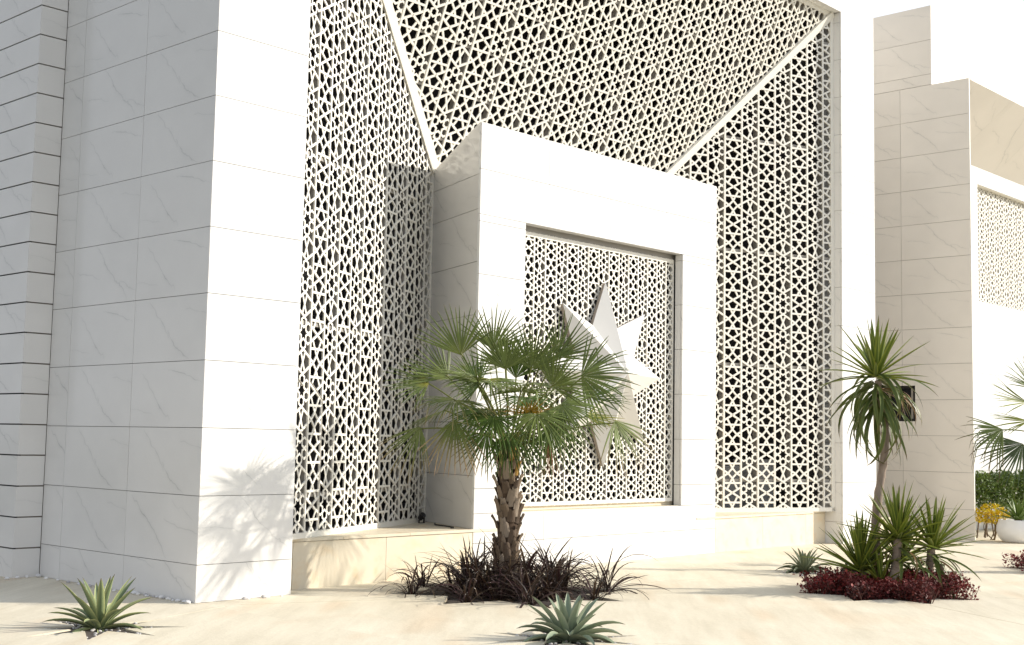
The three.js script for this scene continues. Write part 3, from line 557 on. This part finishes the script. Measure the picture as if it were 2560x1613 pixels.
palm('fan palm with shaggy brown trunk in front of the portal', [2.865, -0.03, 1.04], 1.36, [
  [[-0.485, 2.315, 0.3], [-0.2, 1, 0.05], [0.15, 0.25, 1], 0.46, 62, { heart: 0.5, tipAt: 0.97 }],
  [[-0.182, 2.406, -0.1], [0.12, 1, 0], [0, 0.2, 1], 0.42, 68, {}],
  [[0.203, 2.196, 0.2], [0.12, 1, 0.05], [-0.3, 0.25, 1], 0.44, 72, {}],
  [[0.257, 2.216, 0.1], [1, 0.42, 0.1], [-0.3, 0.7, 0.6], 0.5, 60, {}],
  [[-0.202, 2.075, 0.62], [-0.08, -0.2, 1], [0, 0.9, 0.5], 0.44, 150, { ...yel, droop: 0.16 }],
  [[0.686, 2.134, 0.3], [1, 0.06, 0.2], [-0.05, 0.35, 1], 0.5, 84, { droop: 0.1 }],
  [[0.48, 1.85, 0.62], [0.62, -0.42, 0.45], [0.1, 0.6, 0.8], 0.44, 105, { droop: 0.16 }],
  [[1.03, 1.713, 0.15], [0.5, -0.85, 0.1], [0.5, 0.45, 0.7], 0.44, 62, { droop: 0.14, tip: BROWN, tipAt: 0.55, bent: 0.2 }],
  [[-0.808, 2.056, 0.0], [-1, 0.18, 0.15], [0.25, 0.7, 0.55], 0.43, 80, { ...yel, droop: 0.06 }],
  [[-0.51, 1.87, 0.6], [-0.4, -0.15, 0.85], [-0.15, 0.75, 0.6], 0.42, 140, { heart: 0.7, droop: 0.16, tip: TAN, tipAt: 0.7 }],
  [[-0.88, 1.619, 0.05], [-0.5, -0.85, 0.12], [-0.45, 0.5, 0.75], 0.43, 58, { droop: 0.12, tip: TAN, tipAt: 0.6 }],
  [[-0.52, 1.69, 0.5], [-0.08, -1, 0.25], [0, 0.35, 0.9], 0.46, 48, { droop: 0.06, tip: [0.40, 0.27, 0.16], tipAt: 0.35, bent: 0.15 }],
  [[0.195, 1.77, 0.35], [0.05, 0.35, 0.9], [0, 1, -0.1], 0.30, 110, { base: [0.32, 0.2, 0.015], edge: GOLD, tip: [0.38, 0.19, 0.02], tipAt: 0.6 }],
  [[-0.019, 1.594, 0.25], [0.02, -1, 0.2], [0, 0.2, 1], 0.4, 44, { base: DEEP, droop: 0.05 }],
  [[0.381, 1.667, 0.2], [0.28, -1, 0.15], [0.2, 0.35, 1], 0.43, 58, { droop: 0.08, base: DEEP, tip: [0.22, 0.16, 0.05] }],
  [[0.40, 1.52, 0.1], [0.02, -1, 0.05], [0, 0.2, 1], 0.32, 16, { base: [0.36, 0.2, 0.11], edge: [0.3, 0.16, 0.08], tip: TAN, n: 9 }],
  [[0.757, 1.757, -0.05], [0.95, -0.12, -0.1], [-0.2, 0.9, 0.4], 0.36, 66, { base: LIME, edge: [0.2, 0.17, 0.02], tip: [0.28, 0.15, 0.03] }],
  [[0.455, 2.331, 0.0], [0.55, 0.75, 0], [-0.3, 0.35, 0.8], 0.44, 62, {}],
  [[-0.047, 2.272, -0.5], [-0.2, 0.7, -0.6], [0, 0.5, 0.8], 0.42, 100, {}],
  [[-0.385, 2.151, -0.4], [-0.6, 0.45, -0.5], [0.2, 0.8, 0.5], 0.42, 100, {}],
  [[0.501, 2.099, -0.4], [0.7, 0.2, -0.5], [-0.1, 0.9, 0.4], 0.42, 100, {}],
  [[0.162, 2.084, -0.5], [0.1, 0.1, -1], [0, 1, 0.1], 0.44, 120, { droop: 0.1 }],
  [[-0.173, 1.812, -0.3], [-0.5, -0.6, -0.5], [-0.3, 0.7, -0.3], 0.42, 100, { droop: 0.12 }],
  [[0.504, 1.759, -0.35], [0.5, -0.7, -0.3], [0.3, 0.7, -0.2], 0.42, 90, { droop: 0.12 }],
  [[-0.647, 1.805, -0.35], [-0.85, -0.35, -0.3], [-0.2, 0.9, 0.1], 0.42, 90, { droop: 0.12 }],
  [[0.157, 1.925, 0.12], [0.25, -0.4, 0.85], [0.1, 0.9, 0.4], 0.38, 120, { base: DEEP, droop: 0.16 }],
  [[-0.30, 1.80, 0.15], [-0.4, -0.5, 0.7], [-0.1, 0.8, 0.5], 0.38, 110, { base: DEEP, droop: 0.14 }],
  [[0.05, 2.12, -0.05], [0.2, 0.9, 0.2], [0, 0.1, 1], 0.40, 60, { base: DEEP }],
  [[-0.05, 2.18, 0.35], [-0.05, 1, 0.25], [0.1, -0.1, 1], 0.42, 66, {}],
  [[0.40, 2.02, 0.45], [0.5, 0.7, 0.5], [-0.2, 0.3, 0.9], 0.42, 80, {}],
  [[-0.62, 2.12, -0.1], [-0.75, 0.6, 0], [0.3, 0.4, 0.8], 0.44, 60, {}],
  [[-0.30, 2.02, 0.2], [-0.5, 0.6, 0.5], [0.2, 0.4, 0.8], 0.40, 80, { base: DEEP }],
  [[-0.3, 2.05, 0.8], [-0.35, 0.25, 0.9], [0.1, 0.9, 0.3], 0.44, 110, { droop: 0.1 }],
  [[0.1, 1.95, 0.85], [0.1, 0.2, 0.95], [0, 0.95, 0.2], 0.42, 110, { droop: 0.12 }],
  [[0.25, 1.75, 0.75], [0.25, -0.55, 0.8], [0, 0.85, 0.5], 0.42, 110, { droop: 0.16 }],
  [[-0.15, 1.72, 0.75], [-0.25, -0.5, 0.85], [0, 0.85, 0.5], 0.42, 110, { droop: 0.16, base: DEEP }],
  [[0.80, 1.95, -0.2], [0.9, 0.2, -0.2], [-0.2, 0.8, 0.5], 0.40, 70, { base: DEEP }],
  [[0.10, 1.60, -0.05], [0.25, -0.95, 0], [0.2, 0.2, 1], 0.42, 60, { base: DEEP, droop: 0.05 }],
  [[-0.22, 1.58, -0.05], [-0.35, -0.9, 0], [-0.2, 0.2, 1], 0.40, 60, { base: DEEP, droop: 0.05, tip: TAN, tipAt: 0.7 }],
], 7771);
palm('fan palm at the right edge, drooping bent fronds over the red ground cover', [10.0, -0.03, 4.2], 1.3, [
  [[-0.85, 2.08, 0.1], [-1, 0.3, 0.05], [0.25, 0.7, 0.6], 0.45, 46, { base: LIME, edge: DEEP }],
  [[-1.2, 1.749, 0.2], [-0.9, -0.35, 0.05], [-0.2, 0.6, 0.7], 0.5, 62, { bent: 0.75, droop: 0.12, tip: BROWN, tipAt: 0.6, arch: 0.22 }],
  [[-1.0, 1.578, 0.3], [-0.75, -0.62, 0.1], [-0.3, 0.5, 0.75], 0.52, 70, { droop: 0.06, base: [0.07, 0.085, 0.045] }],
  [[-0.72, 2.258, 0], [-0.72, 0.7, 0], [0.3, 0.4, 0.8], 0.42, 44, {}],
  [[-0.8, 1.86, 0.0], [-1, -0.02, 0], [0, 0.8, 0.5], 0.42, 40, { base: LIME, heart: 0.6 }],
  [[-0.1, 2.4, 0], [0, 1, 0], [0, 0.2, 1], 0.45, 100, {}], [[0.6, 2.1, 0.2], [1, 0.2, 0.2], [0, 0.6, 0.8], 0.45, 100, {}], [[0.3, 1.8, 0.5], [0.2, -0.3, 0.9], [0, 0.9, 0.4], 0.45, 130, {}], [[-0.3, 1.9, 0.5], [-0.3, -0.3, 0.9], [0, 0.9, 0.4], 0.45, 130, {}], [[0.7, 1.7, 0], [0.7, -0.7, 0], [0.4, 0.5, 0.6], 0.45, 70, {}], [[0, 2.0, -0.6], [0, 0.2, -1], [0, 1, 0.2], 0.45, 120, {}],
], 8811);
// ---- yuccas
const YG = [0.135, 0.185, 0.026], YE = [0.29, 0.32, 0.055], YT = [0.17, 0.11, 0.05];
const yStiff = [0.05, 0.18, 0.35].map((b, i) => blade({ L: 0.6, W: 0.054, bend: b, vee: 0.5, segs: 8, prof: swordProf, cMid: i ? YG : [0.085, 0.13, 0.02], cEdge: YE, cTip: YT, tipAt: 0.93 }));
const yArch = [0.9, 1.5, 2.0].map(b => blade({ L: 0.66, W: 0.046, bend: b, vee: 0.3, segs: 10, prof: swordProf, cMid: [0.075, 0.105, 0.025], cEdge: [0.15, 0.175, 0.04], cTip: BROWN, tipAt: 0.78, twist: 0.5 }));
const yDead = [1.7, 2.2].map(b => blade({ L: 0.5, W: 0.022, bend: b, vee: 0.2, segs: 10, prof: swordProf, cMid: [0.26, 0.16, 0.07], cEdge: [0.30, 0.2, 0.09], cTip: BROWN, tipAt: 0.7, twist: 1.2 }));
function yuccaHead(parent, x, y, z, nStiff, nArch, nDead, sc, elMin = 0.1) {
  const h = new THREE.Group(); h.name = 'leaf_head'; h.position.set(x, y, z); parent.add(h);
  for (let i = 0; i < nStiff; i++) { const k = i / nStiff, yaw = i * 2.39996 + rr(-0.2, 0.2), el = elMin + (1.5 - elMin) * Math.pow(1 - k, 0.9) + rr(-0.09, 0.09); placeLeaf(yStiff[k < 0.5 ? 0 : Math.floor(rnd() * 3)], yuccaLeaf, h, yaw, el, sc * rr(0.8, 1.12) * (1 - 0.12 * (1 - k)), 0.06 * (1 - k) * sc, 0.018 * sc, rr(-0.3, 0.3)); }
  for (let i = 0; i < nArch; i++) placeLeaf(yArch[Math.floor(rnd() * 3)], yuccaLeaf, h, i * 2.39996 + rr(-0.3, 0.3), rr(-0.5, 0.35), sc * rr(0.75, 1.1), -0.04 - 0.2 * rnd() * sc, 0.02, rr(-0.4, 0.4));
  for (let i = 0; i < nDead; i++) placeLeaf(yDead[i % 2], yuccaLeaf, h, rr(0, 6.28), rr(-0.3, 0.2), sc * rr(0.7, 1.1), -0.1, 0.03, rr(-0.6, 0.6), 'dry_leaf');
  return h;
}
const barkMat = std([0.27, 0.21, 0.165], 0.95, { vertexColors: true });
seed = 41;
{
  const t = thing('tall_yucca', 'tall yucca with a slender bent trunk and drooping skirt of leaves', 'yucca', [6.1, -0.03, 3.45]); t.rotation.y = VIEW_YAW;
  part('trunk', stem([V(-0.13, -0.02, 0), V(-0.15, 0.5, 0), V(-0.125, 0.9, 0), V(-0.06, 1.34, 0), V(-0.035, 1.62, 0), V(-0.07, 1.92, 0), V(-0.11, 2.2, 0)], [0.062, 0.056, 0.048, 0.043, 0.04, 0.04, 0.035], 12, 0.16, 5), barkMat, t);
  const h = yuccaHead(t, -0.13, 2.22, 0, 44, 0, 0, 1.08, -0.15);
  for (let i = 0; i < 66; i++) { const yaw = i * 2.39996 + rr(-0.2, 0.2), y = 0.05 - 0.40 * (i / 66) + rr(-0.03, 0.03); placeLeaf(yArch[Math.floor(rnd() * 3)], yuccaLeaf, h, yaw, rr(-0.45, 0.15) + y * 1.9, rr(0.85, 1.15), y, 0.03, rr(-0.3, 0.3)); }
  for (let i = 0; i < 9; i++) placeLeaf(yDead[i % 2], yuccaLeaf, h, 1.57 + rr(-0.9, 0.9), rr(-0.3, 0.3), rr(0.9, 1.25), -0.12, 0.05, rr(-0.6, 0.6), 'dry_leaf');
}
{
  const t = thing('yucca_clump', 'bushy clump of green yuccas at the foot of the tall yucca', 'yucca', [5.95, -0.03, 3.6]); t.rotation.y = VIEW_YAW;
  for (const [x, z, y1, lean] of [[-0.02, 0.12, 0.58, 0.03], [0.34, 0.05, 0.48, 0.02], [-0.36, -0.02, 0.22, -0.05]]) part('stem', stem([V(x - lean * 2, -0.03, z), V(x - lean, y1 * 0.5, z), V(x, y1, z)], [0.05, 0.045, 0.04], 10, 0.15, 9), barkMat, t);
  part('cut_stump', stem([V(-0.14, -0.03, 0.25), V(-0.11, 0.16, 0.25), V(-0.05, 0.36, 0.25)], [0.055, 0.048, 0.05], 10, 0.15, 12), barkMat, t);
  part('cut_stump', stem([V(0.36, -0.03, 0.12), V(0.38, 0.16, 0.13), V(0.41, 0.34, 0.13)], [0.045, 0.04, 0.04], 10, 0.15, 13), std([0.12, 0.085, 0.06], 1), t);
  yuccaHead(t, -0.02, 0.56, 0.12, 60, 18, 6, 0.98, -0.15); yuccaHead(t, 0.36, 0.47, 0.05, 54, 16, 7, 0.94, -0.15); yuccaHead(t, -0.36, 0.22, -0.02, 56, 5, 2, 1.05, 0.1); yuccaHead(t, -0.22, 0.1, 0.2, 22, 2, 1, 0.75, 0.3); yuccaHead(t, 0.14, 0.3, -0.35, 36, 5, 2, 1.0, 0.1);
}
// ---- agaves
function agave(label, pos, n, size, cMid, cEdge, sd, rangeEl = [0.0, 1.4], wide = 1, bendK = 1) {
  seed = sd; const t = thing('agave', label, 'agave', pos, 'agaves in small star beds');
  const gs = [0.25, 0.7, 1.1].map((b, i) => blade({ L: 0.42, W: 0.072 * wide, bend: b * bendK, vee: 0.55, segs: 10, prof: agaveProf, cMid, cEdge, cTip: [0.12, 0.07, 0.04], tipAt: 0.95, thick: 0.25, ripple: 0.03 }));
  for (let i = 0; i < n; i++) { const k = i / n, el = rangeEl[1] - (rangeEl[1] - rangeEl[0]) * Math.pow(k, 0.85) + rr(-0.07, 0.07); placeLeaf(gs[k < 0.3 ? 0 : k < 0.65 ? 1 : 2], agaveLeaf, t, i * 2.39996 + rr(-0.15, 0.15), el, size * rr(0.85, 1.08) * (0.72 + 0.28 * Math.sin(Math.PI * (0.25 + 0.6 * k))), 0.0 + 0.02 * (1 - k), 0.012, rr(-0.12, 0.12)); }
  part('heart', new THREE.SphereGeometry(0.045 * size, 10, 8), std([0.09, 0.11, 0.05], 0.7), t).position.y = 0.02;
  return t;
}
agave('large blue-green agave in the foreground star bed', [0.95, -0.035, 3.46], 44, 1.06, [0.21, 0.26, 0.175], [0.32, 0.36, 0.25], 51, [0.1, 1.35], 1.05, 1.35);
agave('agave with yellow-edged leaves at the foot of the shaded left pier', [-1.34, -0.035, 0.755], 34, 1.12, [0.13, 0.18, 0.095], [0.42, 0.44, 0.2], 61, [0.0, 1.35], 0.8);
agave('small arching agave on the paving in front of the right screen', [7.05, -0.035, 1.9], 46, 0.86, [0.19, 0.22, 0.13], [0.24, 0.26, 0.16], 71, [0.25, 1.4], 0.85, 1.9);
{ // white pot and its plant
  const pot = solo('plant_pot', new THREE.LatheGeometry([[0.0, 0.01], [0.22, 0.0], [0.245, 0.015], [0.305, 0.08], [0.335, 0.17], [0.33, 0.26], [0.30, 0.33], [0.305, 0.355], [0.285, 0.36], [0.275, 0.33], [0.0, 0.32]].map(p => new THREE.Vector2(...p)), 40), std([0.78, 0.77, 0.75], 0.35), 'round white plant pot by the hedge at the right edge', 'pot'); pot.position.set(14.35, 0, 1.52);
  seed = 81; const t = thing('potted_plant', 'spiky bright green plant in the round white pot', 'plant', [14.35, 0.32, 1.52]);
  const gs = [0.2, 0.6].map(b => blade({ L: 0.44, W: 0.06, bend: b, vee: 0.5, segs: 8, prof: swordProf, cMid: [0.10, 0.16, 0.03], cEdge: [0.16, 0.22, 0.05], cTip: [0.2, 0.2, 0.06] }));
  for (let i = 0; i < 30; i++) placeLeaf(gs[i % 2], yuccaLeaf, t, i * 2.4, 1.4 - 1.25 * i / 30, rr(0.85, 1.05), 0.03, 0.02, rr(-0.2, 0.2));
  part('crown', new THREE.SphereGeometry(0.07, 10, 8), std([0.06, 0.04, 0.03], 0.9), t);
}
// ---- dark purple strap-leaved plants round the palm
const inPoly = (x, z, p) => { let c = false; for (let i = 0, j = p.length - 1; i < p.length; j = i++) if ((p[i][1] > z) !== (p[j][1] > z) && x < (p[j][0] - p[i][0]) * (z - p[i][1]) / (p[j][1] - p[i][1]) + p[i][0]) c = !c; return c; };
seed = 91;
{
  const cm = [[0.040, 0.022, 0.020], [0.055, 0.026, 0.026], [0.03, 0.02, 0.016], [0.06, 0.036, 0.022]];
  const protos = [0, 1, 2, 3].map(() => {
    const gs = [];
    for (let i = 0; i < 34; i++) { const c = cm[Math.floor(rnd() * 4)], g = blade({ L: rr(0.30, 0.74), W: rr(0.014, 0.036), bend: rr(0.4, 2.3), vee: 0.3, segs: 8, prof: grassProf, cMid: c, cEdge: c.map(v => v * 1.3), cTip: rnd() < 0.2 ? [0.16, 0.11, 0.06] : c, tipAt: 0.6, twist: rr(-0.6, 0.6) }); const m = new THREE.Matrix4().makeRotationFromEuler(new THREE.Euler(-rr(0.25, 1.5), rr(0, 6.28), rr(-0.2, 0.2), 'YXZ')); m.setPosition(rr(-0.05, 0.05), rr(0, 0.06), rr(-0.05, 0.05)); g.applyMatrix4(m); gs.push(g); }
    for (let i = 0; i < 14; i++) { const g = blade({ L: rr(0.1, 0.22), W: 0.013, bend: rr(0.3, 1.5), segs: 4, prof: grassProf, cMid: [0.14, 0.10, 0.05], cEdge: [0.16, 0.12, 0.06], cTip: BROWN }); const m = new THREE.Matrix4().makeRotationFromEuler(new THREE.Euler(-rr(-0.1, 0.7), rr(0, 6.28), 0, 'YXZ')); m.setPosition(rr(-0.08, 0.08), 0.02, rr(-0.08, 0.08)); g.applyMatrix4(m); gs.push(g); }
    return mergeGeometries(gs);
  });
  const spots = star(2.85, 1.1, 0.95, 0.5, 31.7).concat(star(2.85, 1.1, 0.55, 0.42, 9), star(2.85, 1.1, 0.24, 0.24, 0, 3));
  spots.forEach(([x, z], i) => { const m = solo('purple_leaf_clump', protos[i % 4], purpleLeaf, 'dark purple strap-leaved plant in the star bed round the palm trunk', 'plant', 'purple strap-leaved plants round the palm'); m.position.set(x + rr(-0.06, 0.06), -0.045, z + rr(-0.06, 0.06)); m.rotation.y = rr(0, 6.28); m.scale.setScalar(rr(0.75, 1.15)); });
}
// ---- red ground cover
const leafQuad = (() => { const g = new THREE.BufferGeometry(); g.setAttribute('position', new THREE.Float32BufferAttribute([0, 0, 0, 0.5, 0.12, 0.5, 0, 0.05, 1.05, -0.5, 0.12, 0.5], 3)); g.setIndex([0, 1, 2, 0, 2, 3]); g.computeVertexNormals(); return g; })();
function cover(name, label, poly, n, hgt, size, colors, category) {
  const mat = new THREE.MeshPhysicalMaterial({ roughness: 0.6, side: THREE.DoubleSide, transmission: 0.2, thickness: 0, ior: 1.3 });
  const im = new THREE.InstancedMesh(leafQuad, mat, n); im.name = numbered(name); im.userData = { kind: 'stuff', label, category }; shadows(im);
  const xs = poly.map(p => p[0]), zs = poly.map(p => p[1]), x0 = Math.min(...xs), x1 = Math.max(...xs), z0 = Math.min(...zs), z1 = Math.max(...zs);
  const m = new THREE.Matrix4(), q = new THREE.Quaternion(), e = new THREE.Euler(), c = new THREE.Color();
  for (let i = 0; i < n;) {
    const x = rr(x0, x1), z = rr(z0, z1); if (!inPoly(x, z, poly)) continue;
    const bush = vnoise(x * 5, z * 5, 44), top = hgt * (0.45 + 0.75 * bush), y = -0.04 + top * Math.pow(rnd(), 0.6), s = size * rr(0.6, 1.25), sp = rnd() < 0.12 ? 0.09 : 0.035;
    e.set(rr(-1.2, 0.5), rr(0, 6.28), rr(-0.6, 0.6), 'YXZ'); q.setFromEuler(e); m.compose(V(x + rr(-sp, sp), y + (sp > 0.05 ? 0.03 : 0), z + rr(-sp, sp)), q, V(s * 0.8, s, s)); im.setMatrixAt(i, m);
    const t = vnoise(x * 2.2 + 3, z * 2.2, 46), k = rnd(), cc = mixc(mixc(colors[0], colors[1], Math.min(1, Math.max(0, t * 2 - 0.5))), colors[2], k < 0.2 ? rnd() : 0); c.setRGB(...cc); im.setColorAt(i, c); i++;
  }
  scene.add(im); return im;
}
seed = 101;
const REDS = [[0.06, 0.016, 0.014], [0.23, 0.030, 0.028], [0.38, 0.10, 0.085]];
const grow = (p, cx, cz, k) => p.map(([x, z]) => [cx + (x - cx) * k, cz + (z - cz) * k]);
cover('red_ground_cover', 'dense dark red ground cover filling the star bed under the yuccas', grow(beds.yucca, 5.85, 3.52, 1.0), 15000, 0.25, 0.034, REDS, 'ground cover');
cover('red_ground_cover', 'dark red ground cover in the star bed at the right edge', grow(beds.far, 10.05, 4.15, 1.02), 15000, 0.27, 0.034, REDS, 'ground cover');
// twigs under the red leaves
for (const [b, cx, cz] of [['yucca', 5.85, 3.52], ['far', 10.05, 4.15]]) {
  const gs = []; for (let i = 0; i < 420;) { const x = cx + rr(-1.1, 1.1), z = cz + rr(-1.1, 1.1); if (!inPoly(x, z, beds[b])) continue; const g = new THREE.CylinderGeometry(0.002, 0.004, 0.2, 4); g.translate(0, 0.1, 0); g.rotateX(rr(-0.6, 0.6)); g.rotateZ(rr(-0.6, 0.6)); g.translate(x, -0.05, z); gs.push(g); i++; }
  const m = shadows(new THREE.Mesh(mergeGeometries(gs), std([0.10, 0.045, 0.035], 0.9))); m.name = numbered('ground_cover_twigs'); m.userData = { kind: 'stuff', label: b === 'yucca' ? 'thin dark twigs of the red ground cover under the yuccas' : 'thin dark twigs of the red ground cover at the right edge', category: 'twigs' }; scene.add(m);
}
// ---- white gravel in the small beds and pebbles along the wall
const pebbleGeo = [0, 1, 2].map(k => { const g = new THREE.IcosahedronGeometry(1, 2), p = g.attributes.position; for (let i = 0; i < p.count; i++) { const f = 0.8 + 0.4 * vnoise(p.getX(i) * 1.3 + 5, p.getY(i) * 1.3 + p.getZ(i) + 9, 60 + k); p.setXYZ(i, p.getX(i) * f, p.getY(i) * f * 0.65, p.getZ(i) * f * 0.85); } g.computeVertexNormals(); return g; });
const pebMats = [[0.72, 0.71, 0.69], [0.62, 0.61, 0.6], [0.78, 0.76, 0.72], [0.45, 0.43, 0.42]].map(c => std(c, 0.7));
seed = 111;
for (const [b, n, lab] of [['agaveFront', 80, 'foreground'], ['agaveLeft', 90, 'left'], ['agaveRight', 90, 'right']]) {
  const p = beds[b], cx = p.reduce((s, q) => s + q[0], 0) / 16, cz = p.reduce((s, q) => s + q[1], 0) / 16;
  const im = new THREE.InstancedMesh(pebbleGeo[0], std([0.5, 0.48, 0.46], 0.7), n); im.name = numbered('white_gravel'); im.userData = { kind: 'stuff', label: `white gravel scattered in the ${lab} agave bed`, category: 'gravel' }; shadows(im);
  for (let i = 0; i < n;) { const x = cx + rr(-0.5, 0.5), z = cz + rr(-0.5, 0.5); if (!inPoly(x, z, p)) continue; const s = rr(0.006, 0.016); im.setMatrixAt(i++, new THREE.Matrix4().compose(V(x, -0.008, z), new THREE.Quaternion().setFromEuler(new THREE.Euler(0, rr(0, 6), 0)), V(s, s, s))); }
  scene.add(im);
}
const peb = (x, z, s) => { const m = solo('pebble', pebbleGeo[Math.floor(rnd() * 3)], pebMats[Math.floor(rnd() * 4)], 'white pebble lying along the foot of the left pier and wing', 'pebble', 'white pebbles along the wall foot'); m.position.set(x, s * 0.45, z); m.scale.setScalar(s); m.rotation.y = rr(0, 6); };
for (let i = 0; i < 18; i++) peb(-0.035 - rr(0, 0.03), -0.02 - i * 0.055 - rr(0, 0.04), rr(0.012, 0.03));
for (let i = 0; i < 9; i++) peb(rr(0.15, 1.0), 0.03 + rr(0, 0.02), rr(0.01, 0.026));
for (let i = 0; i < 7; i++) peb(-0.06 - rr(0, 0.03), -1.2 - i * 0.22, rr(0.015, 0.03));
for (let i = 0; i < 6; i++) peb(-0.05 - i * 0.11, -2.74 + rr(0, 0.03), rr(0.02, 0.034));
// ---- hedge and yellow shrub
seed = 121;
{
  const t = thing('hedge', 'clipped green hedge along the right-hand building', 'hedge');
  const n = 14000, im = new THREE.InstancedMesh(leafQuad, new THREE.MeshPhysicalMaterial({ roughness: 0.5, side: THREE.DoubleSide, transmission: 0.25, thickness: 0, ior: 1.3 }), n); im.name = 'foliage'; im.userData = { kind: 'stuff' }; shadows(im);
  const m = new THREE.Matrix4(), q = new THREE.Quaternion(), c = new THREE.Color();
  for (let i = 0; i < n; i++) {
    const x = 14.42 + rnd() * 5.6, bump = vnoise(x * 3.4, 0, 55), topY = 0.93 + 0.15 * bump, zf = 0.80 + 0.1 * vnoise(x * 3, 7, 56); let y, z;
    const f = rnd(); if (f < 0.45) { y = rr(0.42, topY); z = zf - Math.abs(rr(0, 0.14)); } else if (f < 0.75) { y = topY - rr(0, 0.1); z = rr(0.25, zf); } else { y = rr(0.45, topY); z = rr(0.25, zf); }
    if (y < 0.62 && rnd() < (0.62 - y) * 4) { y += 0.3; }
    const s = rr(0.035, 0.075); q.setFromEuler(new THREE.Euler(rr(-1.5, 0.8), rr(0, 6.28), rr(-0.7, 0.7), 'YXZ')); m.compose(V(x, y + rr(-0.02, 0.03), z), q, V(s * 0.75, s, s)); im.setMatrixAt(i, m);
    const k = vnoise(x * 6, y * 6, 57); c.setRGB(...mixc([0.045, 0.085, 0.016], [0.14, 0.20, 0.03], Math.min(1, k * 0.7 + rnd() * 0.35))); im.setColorAt(i, c);
  }
  t.add(im);
  for (let i = 0; i < 34; i++) { const x = 14.45 + i * 0.16 + rr(-0.04, 0.04), z = rr(0.4, 0.78); part('stem', stem([V(x, -0.02, z), V(x + rr(-0.06, 0.06), 0.3, z + rr(-0.04, 0.04)), V(x + rr(-0.1, 0.1), 0.75, z)], [0.014, 0.011, 0.007], 5, 0.1, i), std([0.16, 0.12, 0.085], 1), t); }
  const y = thing('yellow_shrub', 'small shrub of bright yellow leaves between wall end and white pot', 'shrub', [14.5, 0, 1.02]);
  const ng = 640, jm = new THREE.InstancedMesh(leafQuad, new THREE.MeshPhysicalMaterial({ roughness: 0.5, side: THREE.DoubleSide, transmission: 0.3, thickness: 0, ior: 1.3 }), ng); jm.name = 'foliage'; jm.userData = { kind: 'stuff' }; shadows(jm);
  for (let i = 0; i < ng; i++) { const a = rr(0, 6.28), r = 0.29 * Math.sqrt(rnd()), h = 0.26 + 0.36 * rnd() * (1 - r * 1.4), s = rr(0.035, 0.065); q.setFromEuler(new THREE.Euler(rr(-1.4, 0.5), rr(0, 6.28), rr(-0.6, 0.6), 'YXZ')); m.compose(V(Math.cos(a) * r, h, Math.sin(a) * r), q, V(s * 0.8, s, s)); jm.setMatrixAt(i, m); c.setRGB(...mixc([0.78, 0.52, 0.01], [0.6, 0.5, 0.02], rnd())); jm.setColorAt(i, c); }
  y.add(jm); for (let i = 0; i < 6; i++) part('stem', stem([V(rr(-0.05, 0.05), -0.02, rr(-0.05, 0.05)), V(rr(-0.1, 0.1), 0.2, rr(-0.1, 0.1)), V(rr(-0.18, 0.18), 0.42, rr(-0.15, 0.15))], [0.009, 0.007, 0.004], 5, 0, i), std([0.17, 0.12, 0.06], 1), y);
}
console.log('plants done');

renderer.render(scene, camera);
